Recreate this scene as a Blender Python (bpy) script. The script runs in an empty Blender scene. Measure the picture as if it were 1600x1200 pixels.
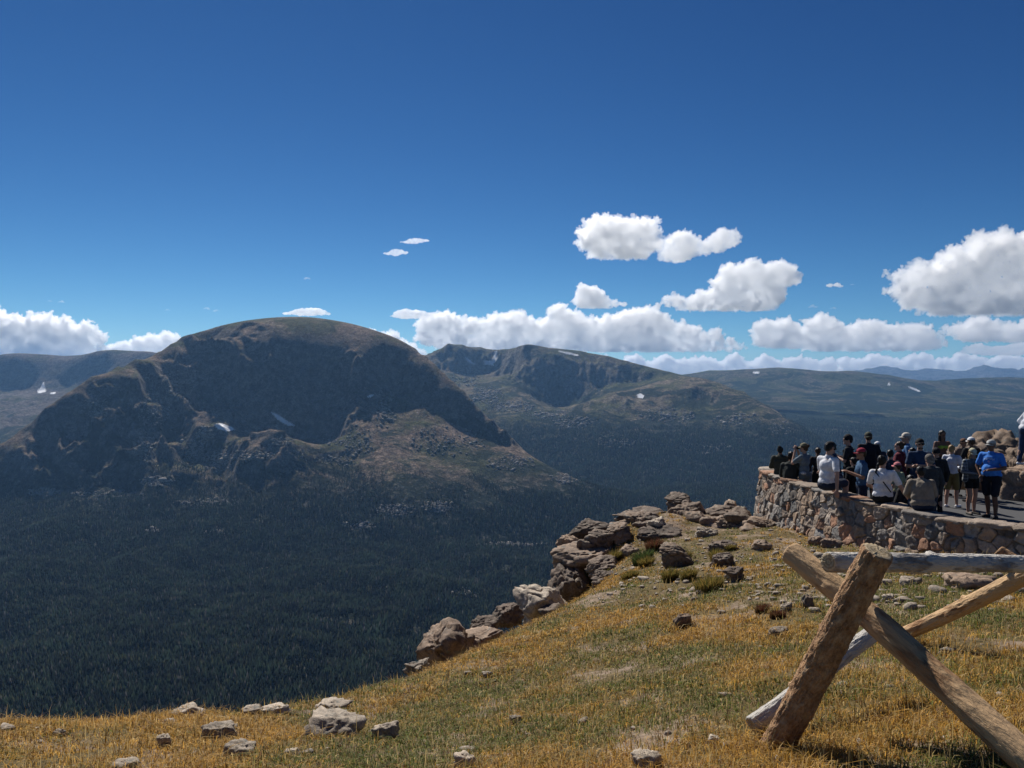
import bpy, bmesh, math, random
import numpy as np
from mathutils import Vector, Matrix
from mathutils.bvhtree import BVHTree
R = math.radians
C = bpy.context.scene.collection
F = 1160.0                                    # focal length in photo pixels (1600 wide)
SUN_AZ, SUN_EL = -21.0, 45.0                  # degrees, azimuth from +Y towards +X

# ------------------------------------------------------------------ camera
scene = bpy.context.scene
cam_d = bpy.data.cameras.new('camera')
cam = bpy.data.objects.new('camera', cam_d); C.objects.link(cam)
cam.location = (0, 0, 0); cam.rotation_euler = (R(90), 0, 0)
cam_d.sensor_width = 36; cam_d.lens = 36 * F / 1600
cam_d.clip_start = 0.1; cam_d.clip_end = 250000
scene.camera = cam

# ------------------------------------------------------------------ sky
world = bpy.data.worlds.new('World'); scene.world = world; world.use_nodes = True
wt = world.node_tree; bg = wt.nodes['Background']
sky = wt.nodes.new('ShaderNodeTexSky'); sky.sky_type = 'NISHITA'; sky.sun_disc = False
sky.sun_elevation = R(SUN_EL); sky.sun_rotation = R(SUN_AZ)
sky.altitude = 3500; sky.air_density = 1.0; sky.dust_density = 0.35; sky.ozone_density = 2.2
# deep high-altitude blue: each channel of the sky raised to a power (applies to the light it gives as well)
sc0 = wt.nodes.new('ShaderNodeVectorMath'); sc0.operation = 'SCALE'; sc0.inputs[3].default_value = .0625
wt.links.new(sky.outputs[0], sc0.inputs[0])
sp_ = wt.nodes.new('ShaderNodeSeparateXYZ'); cb_ = wt.nodes.new('ShaderNodeCombineXYZ'); wt.links.new(sc0.outputs[0], sp_.inputs[0])
for k_, (g_, a_) in enumerate(((2.08, 24.3), (1.645, 18.0), (1.33, 13.8))):
    pw = wt.nodes.new('ShaderNodeMath'); pw.operation = 'POWER'; pw.inputs[1].default_value = g_
    ml = wt.nodes.new('ShaderNodeMath'); ml.operation = 'MULTIPLY'; ml.inputs[1].default_value = a_
    wt.links.new(sp_.outputs[k_], pw.inputs[0]); wt.links.new(pw.outputs[0], ml.inputs[0]); wt.links.new(ml.outputs[0], cb_.inputs[k_])
wt.links.new(cb_.outputs[0], bg.inputs['Color'])
bg.inputs['Strength'].default_value = 0.09

# ------------------------------------------------------------------ sun
sun_d = bpy.data.lights.new('sun', 'SUN'); sun_d.energy = 5.0; sun_d.angle = R(0.53); sun_d.color = (1, .95, .88)
sun = bpy.data.objects.new('sun', sun_d); C.objects.link(sun)
SUN = Vector((math.sin(R(SUN_AZ))*math.cos(R(SUN_EL)), math.cos(R(SUN_AZ))*math.cos(R(SUN_EL)), math.sin(R(SUN_EL))))
sun.rotation_euler = SUN.to_track_quat('Z', 'Y').to_euler()

scene.view_settings.view_transform = 'Standard'; scene.view_settings.look = 'None'
scene.view_settings.gamma = 1; scene.view_settings.exposure = 0.15
cy = scene.cycles
scene.render.engine = 'CYCLES'
cy.use_denoising = True; cy.max_bounces = 34; cy.diffuse_bounces = 3; cy.glossy_bounces = 2
cy.transmission_bounces = 4; cy.volume_bounces = 32; cy.transparent_max_bounces = 12

# ------------------------------------------------------------------ helpers
def P(px, py, d):
    return ((px-800)/F*d, d, (600-py)/F*d)

def tag(o, label=None, cat=None, group=None, kind=None):
    if label: o['label'] = label
    if cat: o['category'] = cat
    if group: o['group'] = group
    if kind: o['kind'] = kind
    return o

def mesh_obj(name, v, f, mat=None, parent=None, smooth=False, colors=None, loc=None):
    """v (n,3) array, f list or (m,k) array"""
    me = bpy.data.meshes.new(name)
    v = np.asarray(v, dtype=np.float32)
    if isinstance(f, np.ndarray):
        m, k = f.shape
        me.vertices.add(len(v)); me.vertices.foreach_set('co', v.ravel())
        me.loops.add(m*k); me.loops.foreach_set('vertex_index', f.astype(np.int32).ravel())
        me.polygons.add(m); me.polygons.foreach_set('loop_start', np.arange(0, m*k, k, dtype=np.int32))
        me.polygons.foreach_set('loop_total', np.full(m, k, dtype=np.int32))
        me.update(calc_edges=True)
    else:
        me.from_pydata(v.tolist(), [], f)
    if smooth: me.polygons.foreach_set('use_smooth', np.ones(len(me.polygons), dtype=bool))
    if colors is not None:
        at = me.attributes.new('tint', 'FLOAT_COLOR', 'POINT')
        c = np.ones((len(v), 4), dtype=np.float32); c[:, :3] = colors
        at.data.foreach_set('color', c.ravel())
    if mat: me.materials.append(mat)
    o = bpy.data.objects.new(name, me); C.objects.link(o)
    if loc is not None: o.location = loc
    if parent: o.parent = parent
    return o

def empty(name, loc=(0, 0, 0), parent=None):
    o = bpy.data.objects.new(name, None); C.objects.link(o); o.location = loc; o.empty_display_size = .1
    if parent: o.parent = parent
    return o

# numpy gradient noise
_rs = np.random.RandomState(7)
_perm = _rs.permutation(4096)
_g3 = _rs.normal(size=(4096, 3)); _g3 /= np.linalg.norm(_g3, axis=1)[:, None]
def _h(i, j, k): return _perm[(_perm[(_perm[i & 4095] + j) & 4095] + k) & 4095]
def noise3(x, y, z):
    xi, yi, zi = np.floor(x).astype(int), np.floor(y).astype(int), np.floor(z).astype(int)
    xf, yf, zf = x-xi, y-yi, z-zi
    u, v, w = [t*t*t*(t*(t*6-15)+10) for t in (xf, yf, zf)]
    out = 0
    for a in (0, 1):
        for b in (0, 1):
            for c in (0, 1):
                g = _g3[_h(xi+a, yi+b, zi+c)]
                d = g[..., 0]*(xf-a) + g[..., 1]*(yf-b) + g[..., 2]*(zf-c)
                out = out + d*(u if a else 1-u)*(v if b else 1-v)*(w if c else 1-w)
    return out*1.6
def noise2(x, y, s=0.37): return noise3(x, y, np.full_like(x, s))
def fbm2(x, y, oct=5, s=0.37, gain=.5):
    r = np.zeros_like(x); a = 1.
    for o in range(oct):
        r += a*noise2(x, y, s+o*3.1); x = x*2.03+13.1; y = y*2.03-7.7; a *= gain
    return r
def ridged2(x, y, oct=5, s=0.37, gain=.5):
    r = np.zeros_like(x); a = 1.; w = np.ones_like(x)
    for o in range(oct):
        n = 1-np.abs(noise2(x, y, s+o*3.1)); n = n*n*w
        w = np.clip(n*1.8, 0, 1); r += a*n; x = x*2.07+13.1; y = y*2.07-7.7; a *= gain
    return r
def fbm3(p, oct=4, gain=.5):
    r = np.zeros(len(p)); a = 1.; q = p.copy()
    for o in range(oct):
        r += a*noise3(q[:, 0], q[:, 1], q[:, 2]); q = q*2.05+5.3; a *= gain
    return r
def sstep(a, b, x): t = np.clip((x-a)/(b-a), 0, 1); return t*t*(3-2*t)

# ------------------------------------------------------------------ material helpers
def new_mat(name):
    m = bpy.data.materials.new(name); m.use_nodes = True
    nt = m.node_tree; b = nt.nodes['Principled BSDF']; b.inputs['Roughness'].default_value = .9
    b.inputs['Specular IOR Level'].default_value = .25
    return m, nt, b
def node(nt, t, **kw):
    n = nt.nodes.new(t)
    for k, v in kw.items():
        if k in n.inputs: n.inputs[k].default_value = v
        else: setattr(n, k, v)
    return n
def ramp(nt, src, stops, interp='LINEAR'):
    r = nt.nodes.new('ShaderNodeValToRGB'); e = r.color_ramp.elements; r.color_ramp.interpolation = interp
    while len(e) < len(stops): e.new(.5)
    for i, (p, c) in enumerate(stops): e[i].position = p; e[i].color = (*c, 1) if len(c) == 3 else c
    nt.links.new(src, r.inputs[0]); return r.outputs[0]
def mix(nt, fac, a, b, typ='MIX'):
    m = nt.nodes.new('ShaderNodeMix'); m.data_type = 'RGBA'; m.blend_type = typ
    for s, v in ((m.inputs[0], fac), (m.inputs[6], a), (m.inputs[7], b)):
        if hasattr(v, 'links'): nt.links.new(v, s)
        elif isinstance(v, (int, float)): s.default_value = v
        else: s.default_value = (*v, 1)
    return m.outputs[2]
def tex(nt, scale, detail=6, rough=.6, vec=None, typ='Noise'):
    t = nt.nodes.new('ShaderNodeTex'+typ); t.inputs['Scale'].default_value = scale
    if 'Detail' in t.inputs: t.inputs['Detail'].default_value = detail
    if 'Roughness' in t.inputs: t.inputs['Roughness'].default_value = rough
    if vec is not None: nt.links.new(vec, t.inputs['Vector'])
    return t
def math_(nt, op, a, b=0., clamp=False):
    m = nt.nodes.new('ShaderNodeMath'); m.operation = op; m.use_clamp = clamp
    for s, v in ((m.inputs[0], a), (m.inputs[1], b)):
        if hasattr(v, 'links'): nt.links.new(v, s)
        else: s.default_value = v
    return m.outputs[0]
def bump(nt, b, h, strength=.5, dist=.02):
    n = node(nt, 'ShaderNodeBump'); n.inputs['Strength'].default_value = strength; n.inputs['Distance'].default_value = dist
    nt.links.new(h, n.inputs['Height']); nt.links.new(n.outputs[0], b.inputs['Normal'])

# ------------------------------------------------------------------ RBF height sheets
def densify(lines, step, gap=.35):
    pts = []
    for ln in lines:
        w = [P(*p) for p in ln]
        pts.append(w[0])
        for a, b in zip(w[:-1], w[1:]):
            a, b = np.array(a), np.array(b)
            n = max(1, int(np.linalg.norm((b-a)[:2])/step))
            for i in range(1, n+1): pts.append(tuple(a+(b-a)*i/n))
    out = []
    for p in pts:
        if all((p[0]-q[0])**2+(p[1]-q[1])**2 > (step*gap)**2 for q in out): out.append(p)
    return np.array(out, dtype=float)
class Sheet:
    def __init__(s, lines, step, extra=(), smooth=0., gap=.35, fine=(), fstep=60):
        s.p = densify(lines, step, gap)
        if len(fine):
            q = densify(fine, fstep, .5); d2 = ((s.p[:, None, :2]-q[None, :, :2])**2).sum(-1).min(1); s.p = np.vstack([q, s.p[d2 > (fstep*.4)**2]])
        if len(extra): s.p = np.vstack([s.p, np.array(extra, dtype=float)])
        s.sc = np.abs(s.p[:, :2]).max(); xy = s.p[:, :2]/s.sc; n = len(xy)
        D = np.sqrt(((xy[:, None]-xy[None])**2).sum(-1))
        A = np.zeros((n+3, n+3)); A[:n, :n] = -D + np.eye(n)*smooth; A[:n, n] = 1; A[:n, n+1:] = xy; A[n:, :n] = A[:n, n:].T
        s.w = np.linalg.solve(A, np.concatenate([s.p[:, 2], [0, 0, 0]])); s.xy = xy
    def __call__(s, x, y):
        q = np.stack([np.ravel(x), np.ravel(y)], -1)/s.sc; out = np.empty(len(q))
        for i in range(0, len(q), 20000):
            c = q[i:i+20000]
            D = np.sqrt((c[:, 0:1]-s.xy[None, :, 0])**2+(c[:, 1:2]-s.xy[None, :, 1])**2)
            out[i:i+20000] = -D@s.w[:-3]+s.w[-3]+c@s.w[-2:]
        return out.reshape(np.shape(x))
def fan(px0, px1, nx, d0, d1, nd):
    """grid of ground points, fine near the viewer and coarser far off"""
    t = np.linspace(px0, px1, nx); d = d0*(d1/d0)**np.linspace(0, 1, nd)
    T, D = np.meshgrid(t, d); return (T-800)/F*D, D
def grid_faces(nd, nx):
    i = np.arange(nd*nx).reshape(nd, nx)
    return np.stack([i[:-1, :-1], i[:-1, 1:], i[1:, 1:], i[1:, :-1]], -1).reshape(-1, 4)
def sheet_obj(name, X, Y, Z, mat, label):
    o = mesh_obj(name, np.stack([X, Y, Z], -1).reshape(-1, 3), grid_faces(*X.shape), mat, smooth=True)
    tag(o, label, kind='structure'); return o
def back(line, dd, dz):
    """the far side of a ridge: the same line pushed away and lowered (given back in picture terms)"""
    r = []
    for px, py, d in line:
        x, y, z = P(px, py, d); y2 = y+dd; z -= dz; x2 = x*y2/y
        r.append((800+F*x2/y2, 600-F*z/y2, y2))
    return r
def slope_of(X, Y, Z):
    gy, gx = np.gradient(Z); yy, yx = np.gradient(Y); xy_, xx = np.gradient(X)
    det = xx*yy-xy_*yx; det[np.abs(det) < 1e-9] = 1e-9
    zx = (gx*yy-gy*yx)/det; zy = (gy*xx-gx*xy_)/det
    return np.sqrt(zx**2+zy**2)
# ------------------------------------------------------------------ mountain materials
def terrain_mat(name, tundra, rock, green, tree_z, green_amt=.5, seed=0., sc=1., scrub=0.):
    m, nt, b = new_mat(name)
    g = node(nt, 'ShaderNodeNewGeometry'); sep = node(nt, 'ShaderNodeSeparateXYZ'); nt.links.new(g.outputs['Position'], sep.inputs[0])
    sn = node(nt, 'ShaderNodeSeparateXYZ'); nt.links.new(g.outputs['True Normal'], sn.inputs[0])
    mp = node(nt, 'ShaderNodeMapping'); mp.inputs['Location'].default_value = (seed*917, seed*411, 0); nt.links.new(g.outputs['Position'], mp.inputs[0]); v = mp.outputs[0]
    n1 = tex(nt, .004/sc, 8, .68, v); n2 = tex(nt, .03/sc, 8, .75, v); n3 = tex(nt, .011/sc, 8, .7, v)
    tun = ramp(nt, n2.outputs[0], [(.38, [c*.45 for c in tundra]), (.52, tundra), (.64, [c*1.7 for c in tundra])])
    grn = ramp(nt, n2.outputs[0], [(.35, [c*.6 for c in green]), (.65, [c*1.3 for c in green])])
    gm = ramp(nt, n1.outputs[0], [(.5-.12*green_amt, (0, 0, 0)), (.62-.1*green_amt, (1, 1, 1))])
    low = mix(nt, gm, tun, grn)
    rk = ramp(nt, n2.outputs[0], [(.36, [c*.35 for c in rock]), (.5, rock), (.64, [c*1.9 for c in rock])])
    sl = math_(nt, 'ADD', sn.outputs[2], math_(nt, 'MULTIPLY', math_(nt, 'SUBTRACT', n3.outputs[0], .5), .5))
    rf = ramp(nt, sl, [(.66, (1, 1, 1)), (.82, (0, 0, 0))])
    col = mix(nt, rf, low, rk)
    # bright scree speckle
    sp = ramp(nt, tex(nt, .05/sc, 4, .8, v).outputs[0], [(.6, (0, 0, 0)), (.68, (1, 1, 1))])
    spm = mix(nt, 1., sp, ramp(nt, n3.outputs[0], [(.5, (0, 0, 0)), (.62, (1, 1, 1))]), 'MULTIPLY')
    col = mix(nt, spm, col, (.34, .31, .28))
    # dark drifts of scrub and dwarf pine
    d1 = tex(nt, .0045/sc, 9, .72, v); d1.noise_dimensions = '3D'; d1.inputs['Distortion'].default_value = .8
    k0 = .58-.1*scrub
    elev = math_(nt, 'MULTIPLY', math_(nt, 'DIVIDE', math_(nt, 'SUBTRACT', sep.outputs[2], tree_z), 600., True), .13)
    dm = ramp(nt, math_(nt, 'SUBTRACT', d1.outputs[0], elev), [(k0-.03, (0, 0, 0)), (k0+.02, (1, 1, 1))])
    if scrub > 0: col = mix(nt, math_(nt, 'MULTIPLY', dm, .92), col, (.012, .022, .012))
    # forest floor and dwarf pines under the tree line
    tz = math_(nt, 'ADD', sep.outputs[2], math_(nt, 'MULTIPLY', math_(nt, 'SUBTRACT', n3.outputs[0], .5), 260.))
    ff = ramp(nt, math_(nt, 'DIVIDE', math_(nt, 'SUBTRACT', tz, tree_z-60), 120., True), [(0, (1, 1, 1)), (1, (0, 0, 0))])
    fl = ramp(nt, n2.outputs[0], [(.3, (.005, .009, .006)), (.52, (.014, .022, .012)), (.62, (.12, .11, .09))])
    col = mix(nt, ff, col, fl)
    n4 = tex(nt, .11/sc, 5, .8, v)
    col = mix(nt, 1., col, ramp(nt, n4.outputs[0], [(.34, (.42, .42, .43)), (.5, (1, 1, 1)), (.64, (1.9, 1.85, 1.75))]), 'MULTIPLY')
    nt.links.new(col, b.inputs['Base Color'])
    b.inputs['Specular IOR Level'].default_value = .05
    bump(nt, b, n2.outputs[0], 1., 22*sc)
    return m

M_main = terrain_mat('mountain_ground', (.21, .155, .115), (.13, .115, .1), (.075, .08, .035), -395, .35, 0, 1., .5)
M_back = terrain_mat('ridge_ground', (.16, .13, .09), (.12, .11, .095), (.08, .085, .034), -290, .5, 1, 1.5, 1.2)
M_far = terrain_mat('far_ridge_ground', (.105, .09, .06), (.08, .074, .065), (.06, .068, .026), -400, .8, 2, 2, 1.5)
M_dist = terrain_mat('distant_ground', (.1, .1, .1), (.1, .1, .1), (.09, .09, .08), -3000, .2, 3, 5)
M_left = terrain_mat('left_range_ground', (.12, .1, .085), (.085, .078, .07), (.06, .065, .03), -520, .2, 4, 1.5, .6)

# ------------------------------------------------------------------ main mountain and valley
skyA = [(-420,790,3300),(-250,760,3300),(-100,735,3330),(0,695,3400),(41,676,3450),(70,638,3500),(101,618,3550),(142,588,3650),(190,578,3720),(212,561,3800),(247,550,3950),
        (285,526,4100),(329,518,4250),(380,505,4350),(421,501,4400),(491,502,4400),(513,507,4380),(577,523,4280),(624,535,4180),(650,545,4090),(665,555,4020),
        (694,583,3930),(725,610,3840),(751,641,3740),(789,670,3640),(814,702,3560),(862,733,3440),(909,755,3350),(960,775,3300)]
A_lines = [skyA, back(skyA[:12], 350, 260), back(skyA[12:18], 500, 120), back(skyA[17:26], 260, 260), back(skyA, 900, 520),
    # lip of the plateau
    [(285,540,4000),(320,546,3900),(358,538,3900),(412,531,3900),(450,534,3900),(491,537,3900),(513,543,3880),(561,560,3830),(586,573,3840),(600,569,3870),(624,562,3950),(650,559,4000)],
    # foot of the headwall
    [(318,640,3640),(335,662,3560),(380,660,3600),(430,664,3620),(480,675,3620),(510,687,3560),(522,690,3500)],
    # knoll and hollow in the cirque
    [(361,686,3350),(390,674,3330),(421,668,3300),(445,674,3290),(460,688,3280)], [(380,712,3150),(411,712,3150),(450,704,3180)], [(400,690,3450),(440,695,3440)],
    # ribs of the left buttress
    [(190,578,3720),(225,625,3500),(252,680,3300),(285,735,3120)], [(101,618,3550),(140,650,3400),(180,700,3250),(225,745,3110)],
    [(262,560,3920),(290,600,3800),(312,632,3680),(330,672,3480),(355,705,3330)],
    [(205,640,3560),(235,700,3400)], [(245,620,3650),(280,680,3450),(310,725,3330)], [(120,680,3420),(160,730,3300)],
    [(-300,800,3150),(-100,790,3150),(0,778,3180),(60,772,3170),(130,768,3120),(200,766,3070),(260,755,3080),(305,745,3130),(340,725,3280)],
    # spur crest
    [(586,573,3840),(578,603,3740),(562,640,3600),(548,665,3500),(532,690,3380),(536,705,3290),(565,720,3230),(600,745,3130),(640,775,3000)],
    [(510,720,3250),(470,735,3150),(420,745,3100),(350,765,3050)],
    # break of slope under the north-east face
    [(599,601,3850),(640,614,3838),(665,626,3790),(691,642,3729),(719,657,3715),(751,675,3668),(792,698,3596),(830,720,3530),(862,740,3430)],
    [(600,640,3690),(640,648,3660),(690,668,3600)], [(640,680,3500),(700,700,3440),(760,720,3400)], [(620,718,3270),(700,747,3220),(780,755,3220),(850,750,3300)],
    # forest and valley floor
    [(600,800,2920),(680,795,2950),(760,800,2980)], [(500,825,2780),(590,835,2800)], [(640,850,2780),(780,852,2790),(900,845,2830),(1050,830,2950)],
    [(0,830,2750),(150,820,2800),(300,810,2850),(420,800,2900)], [(-300,860,2600),(0,870,2450),(300,872,2450),(600,880,2480),(900,880,2500),(1200,860,2650)],
    [(-300,950,1950),(0,960,1880),(300,950,1950),(600,965,1850),(900,950,1950),(1300,940,2000)],
    [(-400,1060,1400),(0,1070,1370),(300,1060,1400),(600,1080,1350),(1000,1060,1400),(1500,1060,1400)],
    [(1000,790,3300),(1150,775,3500),(1300,760,3800),(1500,760,3900),(1800,760,3900)], [(1000,775,3900),(1200,752,4300),(1400,745,4500),(1700,742,4500)],
    [(-700,960,1900),(-800,860,2600),(-800,800,3100)], [(2300,960,1900),(2300,860,2600),(2300,780,3900)]]
exA = []
for a in range(-60, 61, 8):
    t = math.tan(R(a))
    for d, z in ((20, -24), (60, -46), (200, -125), (500, -290), (900, -500)): exA.append((d*t, d, z))
nline = [q for q in A_lines if q[0][:2] == (599, 601)][0]
shA = Sheet(A_lines, 150, exA, gap=.17, fine=[skyA[10:], nline], fstep=55)
XA, YA = fan(-420, 2020, 1300, 22, 900, 60)
XB, YB = fan(-420, 2020, 1300, 905, 5600, 900)
XA = np.vstack([XA, XB]); YA = np.vstack([YA, YB])
def away(X, Y, line, r):
    """0 on a ridge line of the sheet, 1 from r metres off it"""
    p = densify([line], 60)[:, :2]; out = np.full(X.shape, 1e9)
    for q in p: out = np.minimum(out, (X-q[0])**2+(Y-q[1])**2)
    return sstep(0, r, np.sqrt(out))
def relief(X, Y, Z, S, lam, amp, s):
    """ridged crags on steep ground, soft swells on gentle ground"""
    w = noise2(X/lam*.7, Y/lam*.7, s+9)*lam*.35
    rid = ridged2((X+w)/lam, (Y-w)/(lam*1.5), 6, s, .58)-1.25
    soft = fbm2(X/(lam*1.3), Y/(lam*1.3), 5, s+4, .5)
    k = sstep(.45, 1.0, S)
    fine = (ridged2(X/(lam*.22)+w/lam*2, Y/(lam*.3), 4, s+2, .6)-1.2)*amp*.24*k
    return rid*amp*(.14+.86*k)+soft*amp*.35+fine
ZA = shA(XA, YA); SA = slope_of(XA, YA, ZA)
ZA = ZA + relief(XA, YA, ZA, SA, 300, 46, 1.3)*(.08+.92*np.where(800+F*XA/YA > 680, away(XA, YA, skyA[17:], 620), away(XA, YA, skyA, 300)))*sstep(1100, 1600, YA)*(1-.88*sstep(120, 210, ZA))*(.35+.65*sstep(-560, -430, ZA))+fbm2(XA/340+YA/900, YA/420, 4, 8.8)*34*sstep(1200, 1700, YA)*sstep(-330,-470,ZA)*sstep(3300, 2700, YA)
ZA = np.where(YA < 1080, np.minimum(ZA, -.5*YA+np.clip((800+F*XA/YA-900)*.0006, 0, .3)*YA), ZA)
# ribs and gullies running down the left buttress
tt = (XA*450+YA*504)/676; ss = (XA*504-YA*450)/676; UA = 800+F*XA/YA
ribs = ridged2(tt/150+fbm2(XA/260, YA/260, 3, 2.2)*.5, ss/900, 4, 4.4, .5)-1.1
ZA = ZA+ribs*58*sstep(2600, 2900, YA)*sstep(470, 330, UA)*sstep(-480, -400, ZA)*sstep(.25, .6, SA)*away(XA, YA, skyA, 160)
mountain = sheet_obj('mountain', XA, YA, ZA, M_main, 'broad flat-topped brown mountain with a shaded cirque above the dark wooded valley')

# ------------------------------------------------------------------ peaks behind, to the right of it
skyB = [(560,600,7200),(640,575,7200),(668,558,7200),(700,536,7300),(720,538,7400),(751,543,7500),(776,547,7500),(795,546,7300),(817,538,7000),(862,545,7000),(905,548,7000),(950,556,6900),(1005,571,6800),
        (1066,586,6600),(1101,592,6300),(1136,603,6000),(1160,614,5800),(1198,633,5500),(1235,658,5200),(1253,672,5000),(1290,695,4800)]
B_lines = [skyB, back(skyB, 900, 400), back(skyB, 2500, 900),
    [(700,575,7050),(735,580,7150),(775,578,7230),(800,580,7000)], [(700,600,6500),(740,605,6500),(790,600,6500)],
    [(817,575,6720),(860,600,6580),(900,612,6540),(950,603,6580),(1000,598,6600)], [(730,625,6000),(780,630,5950),(850,640,5750),(885,645,5600)],
    [(885,645,5600),(920,628,5650),(960,615,5750),(1000,607,5900),(1050,592,6300)], [(830,620,6250),(870,640,6250),(905,638,6280)],
    [(740,650,5700),(800,652,5550),(850,660,5450)], [(760,690,5250),(830,690,5150),(880,700,5000)], [(920,660,5300),(980,655,5350),(1040,640,5500),(1100,630,5600)],
    [(940,690,4950),(1000,690,4900),(1060,680,5000),(1130,665,5100),(1190,665,5050)], [(800,730,4700),(870,745,4500),(950,745,4400),(1050,730,4450),(1150,715,4500),(1250,705,4600)],
    [(850,775,4000),(950,782,3800),(1050,785,3700),(1200,772,3900),(1400,765,4000)], [(1290,695,4800),(1350,730,4500)], [(700,760,4200),(600,760,4400)]]
shB = Sheet(B_lines, 260, fine=[skyB], fstep=110)
XB, YB = fan(520, 1420, 620, 3300, 9500, 420)
ZB = shB(XB, YB); SB = slope_of(XB, YB, ZB)
ZB = ZB + relief(XB, YB, ZB, SB+.15, 480, 85, 2.7)*(.3+.7*away(XB, YB, skyB, 300)) - 25*sstep(4600, 3500, YB)
ridge = sheet_obj('mountain', XB, YB, ZB, M_back, 'long twin-peaked ridge with snow gullies behind the flat-topped mountain')

# ------------------------------------------------------------------ long olive ridge beyond
skyC = [(900,600,11500),(1000,592,11500),(1066,586,11200),(1108,578,11000),(1160,577,11000),(1215,574,11000),(1255,577,10800),(1295,581,10500),(1328,579,10500),(1356,582,10300),(1403,591,10000),
        (1450,594,10500),(1500,592,11000),(1553,590,11200),(1600,591,11200),(1750,598,11200),(1950,600,11000)]
C_lines = [skyC, back(skyC, 1500, 350), back(skyC, 6000, 900), [(1000,612,9800),(1150,605,9800),(1300,612,9300),(1400,612,9300),(1500,604,10000),(1650,610,10000),(1900,620,9500)],
    [(1100,630,8200),(1200,632,8000),(1300,632,8000),(1400,630,8200),(1550,625,8600),(1700,630,8500),(1900,640,8000)], [(1340,588,9900),(1345,600,9400),(1352,612,8900),(1350,625,8300)],
    [(1100,655,6800),(1250,658,6700),(1350,655,6900),(1450,648,7200),(1560,660,6600),(1700,655,6800)], [(1100,690,5700),(1250,690,5600),(1400,680,5900),(1500,685,5700),(1600,690,5600),(1900,700,5300)],
    [(1000,725,4800),(1250,715,4900),(1500,712,4900),(1900,720,4800)]]
shC = Sheet(C_lines, 420)
XC, YC = fan(900, 2000, 520, 4700, 17000, 330)
ZC = shC(XC, YC); SC = slope_of(XC, YC, ZC)
ZC = ZC + relief(XC, YC, ZC, SC+.25, 800, 95, 5.1)*(.25+.75*away(XC, YC, skyC, 500)) - 40*sstep(6000, 5000, YC)
far_ridge = sheet_obj('mountain', XC, YC, ZC, M_far, 'long low olive and brown ridge across the far side of the valley at the right')

# ------------------------------------------------------------------ blue peaks on the horizon
skyD = [(1250,592,24000),(1310,584,24000),(1340,579,24000),(1356,575,24000),(1384,574,24000),(1395,580,24000),(1412,583,24000),(1445,579,24000),(1478,579,24000),(1495,580,24000),(1506,576,24000),(1520,577,24000),
        (1539,570,24000),(1553,572,24000),(1567,580,24000),(1581,576,24000),(1592,580,24000),(1610,576,24000),(1640,582,24000),(1700,574,24000),(1800,585,24000),(2000,590,24000)]
shD = Sheet([skyD, back(skyD, 2500, 700), [(px, 612, 19500) for px in range(1200, 2001, 60)], [(px, 594, 22000) for px in range(1230, 2001, 70)]], 900)
XD, YD = fan(1200, 2000, 420, 19500, 26500, 70)
ZD = shD(XD, YD); ZD = ZD + (ridged2(XD/1500, YD/1500, 5, 8.)-1.1)*110
peaks = sheet_obj('mountain', XD, YD, ZD, M_dist, 'faint blue jagged peaks on the horizon at the far right')

# ------------------------------------------------------------------ range at the left behind the buttress
skyE = [(-500,565,8000),(-300,560,8000),(-100,552,8000),(0,555,8000),(25,557,8000),(45,562,8000),(52,568,8000),(76,567,8000),(117,562,8000),(142,553,8000),(165,549,8000),(222,550,8000),(245,553,8000),(330,565,8000),(450,600,8000)]
E_lines = [skyE, back(skyE, 1500, 500), [(-400,600,7760),(-100,600,7760),(0,598,7760),(40,607,7740),(110,604,7760),(160,590,7780),(250,590,7780)],
    [(-400,640,6700),(-100,640,6700),(0,625,6900),(60,618,7000),(100,620,6950),(160,625,6800),(300,640,6600)], [(-400,690,5800),(-100,680,5900),(0,655,6200),(60,645,6300),(120,650,6200),(300,690,5700)],
    [(-400,760,4800),(-100,740,4900),(0,705,5200),(50,690,5400),(150,720,5000),(300,760,4700)]]
shE = Sheet(E_lines, 350)
XE, YE = fan(-480, 440, 420, 4600, 10000, 240)
ZE = shE(XE, YE); SE = slope_of(XE, YE, ZE)
ZE = ZE + relief(XE, YE, ZE, SE+.3, 480, 95, 6.6)*(.12+.88*away(XE, YE, skyE, 900))
left_range = sheet_obj('mountain', XE, YE, ZE, M_left, 'dark blue cliff-topped range behind the left shoulder of the flat-topped mountain')

# everything lies on a wide low plain
plain = mesh_obj('plain', [(-60000, -3000, -960), (60000, -3000, -960), (60000, 28000, -960), (-60000, 28000, -960)], [[0, 1, 2, 3]], M_far)
tag(plain, 'low ground under the mountains', kind='structure')

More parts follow.
